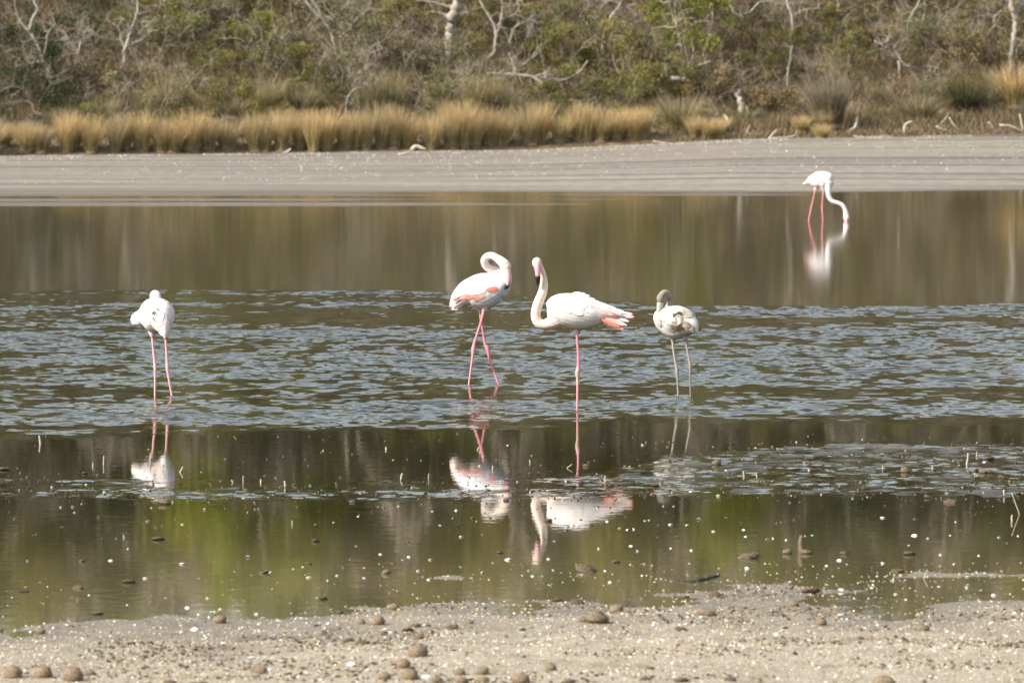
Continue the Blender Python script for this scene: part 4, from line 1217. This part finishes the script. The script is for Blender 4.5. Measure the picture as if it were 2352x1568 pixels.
def mud_bits():
    """dark specks and weed crumbs awash on the muddy shelf"""
    r = np.random.default_rng(29)
    n = 11000
    d = r.uniform(36, 47, n)
    x = r.uniform(-.12, .12, n) * d
    z = near_z(x, d)
    c0 = 40.7 + .25 * np.sin(x * 1.1)
    xd = x / d * F + CX
    on = np.exp(-((d - c0) / 1.0) ** 2) + .55 * sstep(1150, 1900, xd) * (d > 39.5) * (d < 45.8) + .12
    k = r.random(n) < on * (.3 + .9 * fbm(x * 1.5, d, 4))
    x, d = x[k], d[k]
    n = len(x)
    S = .010 + .030 * r.random(n) ** 2.8
    pal = np.array([(.03, .025, .02), (.06, .05, .035), (.16, .12, .07), (.45, .40, .32), (.10, .08, .05)])
    cols = pal[r.choice(5, n, p=[.34, .28, .16, .08, .14])]
    P = np.stack([x, d, np.maximum(near_z(x, d), 0) + S * .05], 1)
    bits('weed_crumbs', 'dark weed crumbs awash on the muddy shelf', P, S, cols, 8, .6)
mud_bits()

def zp(panel, zx, zy):
    return panel * 588.0 + zx * .396, 947.5 + zy * .396

def blob_mesh(seed, rough=.12, sx=1, sy=1, sz=1, seg=10, rings=7, up=False):
    r = np.random.default_rng(seed)
    t = np.linspace(-1, 1, rings)
    w = np.sqrt(np.maximum(1 - t * t, .01))
    V, Fc = tube(np.stack([np.zeros(rings), np.zeros(rings), t * sz], 1), np.stack([w * sx, w * sy], 1), seg, up=np.array([0, 1., 0]))
    V = np.array(V)
    V *= 1 + rough * r.normal(size=(len(V), 1))
    return new_mesh('blob', V, Fc)
BALLM = [blob_mesh(300 + i, .05, 1, .93, .86, 18, 12) for i in range(4)]
CLODM = [blob_mesh(310 + i, .11, 1, .85, .5, 14, 9) for i in range(5)]
ROCKM = [blob_mesh(320 + i, .16, 1, .8, .62, 8, 6) for i in range(3)]

def shell_mesh(seed):
    """half of a small clam: ribbed domed valve with a beak"""
    r = np.random.default_rng(seed)
    V, Cc = [(0, -.55, .10)], [(.62, .56, .46)]
    nr, ns = 4, 13
    for i in range(1, nr + 1):
        q = i / nr
        for j in range(ns):
            a = math.pi * (-.12 + 1.24 * j / (ns - 1))
            rad = q * (1 + .03 * math.cos(j * math.pi))
            x = math.cos(a) * rad * .95
            y = -.55 + (math.sin(a) * rad * 1.05 + .12 * q)
            z = .42 * (1 - q ** 2.2) + .02 * ((j + i) % 2) if i < nr else 0.0
            V.append((x, y, z))
            s = .72 + .06 * ((i % 2) * 2 - 1) * .6
            Cc.append((s, s * .96, s * .89))
    Fc = [(0, 1 + j, 2 + j) for j in range(ns - 1)]
    for i in range(nr - 1):
        for j in range(ns - 1):
            a = 1 + i * ns + j
            Fc.append((a, a + ns, a + ns + 1, a + 1))
    Fc.append(tuple([0] + [1 + (nr - 1) * ns + j for j in range(ns)][::-1]))
    return new_mesh('shell', V, Fc, True, Cc)
SHELLM = [shell_mesh(i) for i in range(2)]

def scale_at(p): return 2352 / 4096 * F / p.y * 4096 / 2352
def near_thing(name, mesh, mat, panel, zx, zy, rpx, lab, cat, grp=None, sink=.25, tilt=.3, zmul=1.0, foot=True):
    xd, yd = zp(panel, zx, zy)
    s = F / dist_of(max(yd, 900))
    R = rpx * .396 / s
    # the given pixel is the middle of the thing, its foot a little lower
    p = near_pt(xd, yd + (rpx * .396 * .55 if foot else 0))
    o = obj(name, mesh, mat)
    hz = max(v.co.z for v in mesh.vertices) if foot else .42
    o.location = (p.x, p.y, p.z + R * zmul * hz * (.42 if foot else .12))
    o.scale = (R, R, R * zmul)
    o.rotation_euler = (rnd.uniform(-tilt, tilt), rnd.uniform(-tilt, tilt), rnd.uniform(0, 6.28))
    return tag(o, lab, cat, grp)

balls = {0: [(75, 1505, 56), (250, 1505, 56), (425, 1520, 60), (525, 1505, 30), (235, 1265, 30), (1275, 1195, 42), (2, 1255, 18), (1478, 1490, 26)],
         1: [(705, 1205, 45), (610, 1210, 27), (855, 1455, 42), (890, 1520, 48), (745, 1525, 36), (1310, 1492, 42), (1180, 1500, 34), (1050, 1545, 34), (800, 1120, 33), (945, 1295, 26), (30, 1490, 38), (1240, 1210, 24), (1320, 1548, 36), (1195, 1548, 38)],
         2: [(50, 1540, 58), (605, 1130, 42), (225, 1475, 34)],
         3: [(310, 1215, 32), (150, 1105, 32)]}
for pn, lst in balls.items():
    for x, y, r in lst:
        if (pn, x) in ((0, 75), (0, 250), (0, 425)):
            near_thing('seagrass_ball', rnd.choice(BALLM), BALL, pn, x, y, r, 'large round brown seagrass ball in a line of three on the sand', 'seagrass ball', 'three large seagrass balls in a line')
        else:
            near_thing('seagrass_ball', rnd.choice(BALLM), BALL, pn, x, y, r, 'brown felted seagrass ball lying loose on the near shell sand', 'seagrass ball', 'seagrass balls on the near sand', zmul=rnd.uniform(.75, 1))
near_thing('seagrass_ball', BALLM[0], BALL, 1, 940, 1382, 56, 'big smooth round seagrass ball standing alone on pale shell sand', 'seagrass ball')
near_thing('seagrass_ball', BALLM[1], BALL, 2, 1130, 1140, 62, 'long flattened seagrass ball half sunk in the sand at the water edge', 'seagrass ball', zmul=.5)
near_thing('seagrass_ball', BALLM[2], BALL, 3, 675, 1555, 70, 'reddish brown seagrass clump at the foot of the right hand sand', 'seagrass ball', zmul=.8)

clods = {0: [(565, 1150, 36), (1150, 1555, 78), (985, 1548, 48), (850, 1380, 18), (490, 345, 18), (915, 715, 40), (750, 965, 40), (450, 1000, 36), (20, 310, 40), (475, 850, 22)],
         1: [(540, 1310, 28), (620, 1315, 42), (920, 1222, 38), (1000, 1228, 18), (880, 1245, 38), (1130, 1230, 46), (45, 910, 36), (345, 735, 26), (305, 868, 22), (390, 1065, 34), (560, 508, 22), (1450, 500, 20), (1255, 605, 15), (490, 1150, 20), (350, 1228, 16), (1415, 805, 20)],
         2: [(985, 1240, 42), (800, 1475, 24), (980, 1528, 54), (1265, 1530, 42), (320, 1545, 56), (770, 1530, 36), (60, 1250, 22), (1370, 805, 66), (430, 880, 74), (210, 615, 26), (600, 855, 26), (430, 300, 22), (690, 480, 22), (830, 412, 26), (1190, 1042, 44), (1010, 1060, 20)],
         3: [(700, 1250, 13), (1385, 1335, 42), (1060, 500, 40), (750, 900, 38), (1360, 365, 26), (930, 480, 26), (820, 805, 34), (440, 805, 28), (1290, 335, 28), (250, 1010, 60), (540, 1300, 20), (1450, 460, 22), (510, 345, 12), (100, 1240, 18)]}
for pn, lst in clods.items():
    for x, y, r in lst:
        wet = y < 1100
        near_thing('weed_clod', rnd.choice(CLODM), CLOD, pn, x, y, r, 'dark wet weed clod lying in the shallow still water' if wet else 'brown matted weed clod lying on the shell sand', 'weed clod',
                   'weed clods in the shallows' if wet else 'weed clods on the sand', zmul=.55 if r > 35 else .8)
for pn, x, y, r, lab in [(2, 265, 1080, 26, 'small rust red weed clod at the water edge'), (2, 380, 1082, 44, 'wide rust red weed clod at the water edge'), (3, 1280, 255, 34, 'rust red weed clod on the muddy shelf by white reed stubs')]:
    near_thing('weed_clod', rnd.choice(CLODM), m_plain('rusty_weed', (.06, .022, .010), (.20, .085, .035), 30, .9, .006) if 'RUST' not in globals() else RUST, pn, x, y, r, lab, 'weed clod', zmul=.7)
for pn, x, y, r, z, lab in [(2, 500, 1178, 72, .8, 'angular brown mudstone, the largest stone on the near sand, with a dark shadow'), (2, 420, 1192, 34, .7, 'small brown stone leaning on the largest mudstone'), (3, 895, 1238, 46, .8, 'dark pointed stone alone on the right hand shell sand'),
                            (3, 112, 800, 32, 1.0, 'black wet stone beside the upright stub in the shallows'), (3, 225, 800, 30, .8, 'grey stone at the foot of the upright stub in the shallows'), (2, 1190, 285, 30, 1.0, 'black lump standing on the muddy shelf behind the young flamingo reflection'),
                            (3, 800, 327, 32, .9, 'rounded brown stone on the muddy shelf'), (3, 1205, 325, 26, .8, 'dark round stone paired with a pale one on the muddy shelf'), (3, 1248, 336, 26, .8, 'pale tan round stone paired with a dark one on the muddy shelf'), (0, 955, 512, 34, .8, 'tan rounded stone in the water below the reflection of the tucked flamingo'), (1, 755, 918, 30, .8, 'tan stone in still water between shells')]:
    near_thing('stone', rnd.choice(ROCKM), REED if 'tan' in lab and 'pale' in lab else ROCK, pn, x, y, r, lab, 'stone', zmul=z)

wshell = {0: [(1060, 650, 13), (1115, 697, 13), (742, 790, 10), (160, 862, 13), (637, 860, 15), (1058, 880, 22), (1440, 838, 20), (842, 963, 18), (1200, 1078, 15), (1083, 1133, 18), (430, 580, 9), (1480, 562, 9), (960, 1075, 10), (325, 465, 10)],
          1: [(300, 958, 18), (1067, 655, 11), (1190, 722, 15), (720, 822, 14), (883, 838, 15), (850, 855, 10), (945, 920, 18), (12, 560, 12), (1465, 855, 25), (80, 925, 14), (580, 775, 10), (1023, 574, 9), (797, 275, 8), (1160, 568, 11), (590, 603, 8), (450, 638, 10), (545, 853, 9), (470, 945, 15), (625, 960, 12), (1010, 855, 18), (1310, 930, 14), (1110, 950, 14), (1000, 970, 14)],
          2: [(1083, 620, 19), (550, 632, 15), (1037, 460, 12), (318, 665, 14), (350, 655, 16), (383, 658, 16), (770, 628, 10), (795, 625, 12), (918, 650, 17), (1015, 653, 12), (1165, 690, 14), (705, 677, 15), (670, 680, 13), (730, 805, 12), (1040, 800, 12), (1365, 905, 18), (865, 965, 12), (755, 945, 12), (212, 850, 16), (625, 672, 15), (1240, 608, 9), (940, 545, 9), (1340, 680, 12), (1355, 720, 11), (500, 790, 12), (920, 788, 11), (690, 775, 14), (875, 545, 8), (1478, 735, 13), (120, 950, 13), (240, 915, 12), (540, 918, 12), (400, 940, 13), (570, 985, 12)],
          3: [(850, 714, 23), (662, 612, 17), (412, 857, 22), (432, 1035, 22), (1150, 1015, 18), (1310, 1060, 18), (990, 1010, 14), (605, 1018, 14), (1340, 725, 14), (1450, 715, 12), (925, 730, 12), (1000, 825, 14), (260, 712, 12), (217, 716, 11), (458, 880, 10), (1080, 880, 16), (630, 950, 11), (800, 1085, 13), (1210, 175, 7), (210, 290, 8), (1255, 290, 14), (1370, 455, 10), (1090, 635, 14), (30, 730, 12), (340, 890, 12), (105, 740, 13), (970, 945, 10), (1225, 830, 12), (1150, 955, 14), (815, 770, 8), (665, 875, 18), (740, 1055, 16), (1055, 712, 9)]}
dshell = {0: [(1135, 1265, 36), (585, 1302, 13), (355, 1430, 15), (780, 1232, 13), (1300, 1542, 16), (1455, 1425, 26), (390, 1235, 13), (255, 1222, 12), (70, 1360, 14), (310, 1250, 18), (1290, 1335, 14), (1050, 1272, 14), (560, 1420, 15), (630, 1480, 15), (820, 1470, 13)],
          1: [(550, 1465, 30), (985, 1537, 36), (420, 1225, 18), (265, 1195, 18), (1270, 1330, 15), (695, 1420, 20), (80, 1490, 20), (5, 1170, 20), (365, 1330, 16), (120, 1370, 14), (360, 1505, 16), (485, 1450, 15), (1100, 1470, 16), (1400, 1370, 16), (1440, 1330, 18), (795, 1415, 14), (375, 1548, 16), (1265, 1285, 12), (1465, 1540, 18)],
          2: [(790, 1142, 18), (925, 1145, 14), (1100, 1188, 15), (560, 1270, 18), (165, 1285, 14), (1240, 1205, 14), (340, 1380, 14), (710, 1520, 18), (1060, 1350, 14), (860, 1390, 12), (1270, 1350, 14), (480, 1310, 14), (1320, 1350, 14), (1400, 1450, 16), (680, 1290, 12), (40, 1385, 16), (930, 1455, 18), (75, 1175, 16), (150, 1195, 14), (1020, 1185, 14), (430, 1240, 14), (1380, 1270, 14)],
          3: [(1040, 1272, 17), (1100, 1370, 20), (940, 1310, 18), (1425, 1165, 17), (165, 1390, 16), (715, 1475, 22), (1105, 1170, 16), (995, 1350, 16), (240, 1320, 16), (345, 1320, 16), (410, 1400, 16), (570, 1370, 16), (1390, 1385, 16), (45, 1290, 20), (460, 1200, 14), (850, 1430, 14), (520, 1530, 15), (60, 1545, 16), (1300, 1220, 14), (970, 1145, 13), (650, 1330, 15), (1180, 1540, 16), (300, 1480, 14)]}
for grp, dct in (('w', wshell), ('d', dshell)):
    for pn, lst in dct.items():
        for x, y, r in lst:
            if (pn, x, y) == (0, 1135, 1265): lab, gr = 'largest white clam shell, lying on the sand beside the water edge', None
            elif (pn, x, y) == (3, 850, 714): lab, gr = 'big round white shell mirrored in still water, alone in the shallows', None
            elif (pn, x, y) == (3, 412, 857): lab, gr = 'big white shell in the water right of the upright stub', None
            elif grp == 'w': lab, gr = 'small white clam shell in the shallow still water', 'white shells in the shallows'
            else: lab, gr = 'small white clam shell lying on the near shell sand', 'white shells on the near sand'
            o = near_thing('clam_shell', rnd.choice(SHELLM), SHELL, pn, x, y, r, lab, 'shell', gr, tilt=.4, zmul=1.1, foot=False)
            o.rotation_euler.x += rnd.choice((0, .5, .9))

def stub(panel, x0, y0, x1, y1, wpx, lab, grp=None, mat=REED, name='reed_stub', cat='reed stub', mid=None):
    """a stick standing in the shallows: foot (x0, y0), tip (x1, y1)"""
    a, b = zp(panel, x0, y0), zp(panel, x1, y1)
    g = near_pt(*a)
    s = F / g.y
    tip = np.array(at_dist(b[0], b[1], g.y)) - np.array(g)
    R = max(wpx * .396 / s * .5, .004)
    P = [np.array([0, 0, -.05]) - tip * .1, np.array([0, 0, 0.]), tip * .5 + np.array([rnd.uniform(-.5, .5), 0, 0]) * R, tip]
    if mid is not None:
        q = zp(panel, *mid); P[2] = np.array(at_dist(q[0], q[1], g.y)) - np.array(g)
    Q = catmull(np.array(P), 4)
    V, Fc = tube(Q, np.linspace(R, R * .7, len(Q)), 6)
    mb = MB(); mb.add(V, Fc)
    o = mb.build(name, mat); o.location = g
    return tag(o, lab, cat, grp)
GS, LS = 'pale reed stubs on the muddy shelf', 'short pale reed stub standing in the muddy shallows'
for a in [(0, 600, 300, 602, 250, 9), (0, 720, 725, 716, 708, 10), (0, 1350, 405, 1345, 388, 9), (0, 872, 300, 870, 262, 8), (0, 1045, 345, 1060, 312, 10), (0, 1410, 405, 1412, 365, 6), (0, 538, 312, 540, 290, 9), (1, 842, 385, 850, 352, 14), (1, 168, 430, 166, 395, 14), (1, 28, 405, 26, 384, 12), (1, 210, 648, 208, 625, 6), (1, 755, 215, 754, 198, 12),
          (1, 1285, 215, 1296, 198, 8), (1, 1372, 330, 1374, 308, 10), (1, 1000, 382, 1003, 352, 6), (2, 540, 400, 540, 368, 11), (2, 105, 290, 103, 272, 9), (2, 1345, 362, 1344, 338, 11), (2, 1420, 372, 1416, 345, 10), (2, 105, 470, 108, 452, 10), (3, 1210, 250, 1212, 225, 8), (3, 1415, 628, 1416, 592, 14), (3, 905, 960, 925, 910, 7), (3, 1370, 475, 1371, 445, 12), (3, 955, 325, 953, 308, 11), (3, 668, 325, 662, 305, 11)]:
    stub(*a, LS, GS)
stub(0, 234, 180, 228, 132, 15, 'white upright reed stub alone where the ripples end, near the tucked flamingo', mat=WOOD)
stub(3, 1153, 300, 1160, 235, 14, 'white curved reed stub, the tallest, on the muddy shelf by a rust red clod', mat=WOOD)
stub(3, 195, 800, 198, 712, 40, 'thick upright grey brown stub standing in the shallows beside a black stone', mat=ROCK, name='wood_stub', cat='wood stub')
stub(3, 172, 628, 170, 575, 8, 'thin black twig standing upright in still water', mat=DARKWOOD, name='twig', cat='twig')
stub(1, 1180, 620, 1190, 590, 10, 'black forked twig poking up from still water', mat=DARKWOOD, name='twig', cat='twig')
stub(2, 320, 322, 350, 298, 6, 'thin straw leaning over the mud beside the pink leg reflection', name='straw', cat='straw')
stub(3, 1458, 590, 1415, 465, 5, 'long thin bent reed leaning in the shallows', name='bent_reed', cat='reed')
stub(1, 1185, 668, 1195, 640, 8, 'bent black stick mirrored like an arrow in still water', mat=DARKWOOD, name='twig', cat='twig', mid=(1170, 654))

def log(panel, pts, rpx, lab):
    P = [near_pt(*zp(panel, a, b)) for a, b in pts]
    R = rpx * .396 / (F / P[0].y)
    O = np.array(P[0])
    A = np.array([np.array(p) - O + np.array([0, 0, R * .4]) for p in P])
    Q = catmull(A, 5) + np.array([[0, 0, rnd.gauss(0, R * .25)] for _ in range((len(A) - 1) * 5 + 1)])
    V, Fc = tube(Q, R * (1 - .5 * np.linspace(0, 1, len(Q))), 7)
    mb = MB(); mb.add(V, Fc)
    o = mb.build('driftwood', DARKWOOD); o.location = P[0]
    return tag(o, lab, 'driftwood')
log(2, [(1080, 978), (1135, 965), (1200, 945)], 13, 'black waterlogged stick with a raised tip on the shell bar')
log(2, [(968, 972), (1010, 980), (1062, 982)], 11, 'short black waterlogged stick lying flat on the shell bar')
log(0, [(60, 1036), (110, 1040), (170, 1040)], 8, 'dark stick floating low in the still water')

# the thicket, the tussocks and the brow trees go on along the bank on both sides
def beyond():
    for lo, hi, words in ((-950, -170, 'further along the bank beyond the leaning white tree'), (2540, 3300, 'further along the bank beyond the pinkish trunk')):
        u = 3.0
        while u < 16:
            xd = lo + rnd.uniform(0, 80)
            while xd < hi:
                t = (xd - CX) / F
                d = float(shore_d(t)) + u + rnd.uniform(-.5, .5)
                k = rnd.choice(('olive', 'olive', 'grey', 'brown', 'dark'))
                shrub(k, (t * d, d, float(far_z(t * d, d)) - .12), rnd.uniform(.75, 1.2), rnd.uniform(0, 6.28), rnd.uniform(.85, 1.15), ' ' + words)
                xd += rnd.uniform(110, 170)
            u += 2.1
        for xd in range(lo + 40, hi, 150):
            for u, h in ((18, 6.5), (25, 7.5)):
                k = rnd.choice('ood')
                tall_tree(xd + rnd.uniform(-40, 40), u, h, k, {'o': 'olive green tree ', 'd': 'dark green tree '}[k] + words, 'trees along the bank on either side')
    for xd in range(-700, -10, 42):
        tussock(xd + rnd.uniform(-8, 8), 357, rnd.uniform(.8, 1.25), rnd.uniform(.75, 1.1), GOLD, 'golden dry tussock edging the mudflat beyond the leaning white tree', 'golden tussocks along the mudflat')
beyond()

# shrubs on the upper slope: above the picture, but mirrored in the still water
def upper_slope():
    u = 14.2
    while u < 26:
        xd = -120 + rnd.uniform(0, 60)
        while xd < 2500:
            t = (xd - CX) / F
            d = float(shore_d(t)) + u + rnd.uniform(-.7, .7)
            k = rnd.choice(('dark', 'dark', 'olive', 'olive', 'bright') if xd < 1300 else ('dark', 'olive', 'olive', 'grey'))
            shrub(k, (t * d, d, float(far_z(t * d, d)) - .12), rnd.uniform(1.1, 1.55), rnd.uniform(0, 6.28), rnd.uniform(.9, 1.2), ' on the upper slope, ' + near_words(xd))
            xd += rnd.uniform(115, 175)
        u += 2.2
upper_slope()
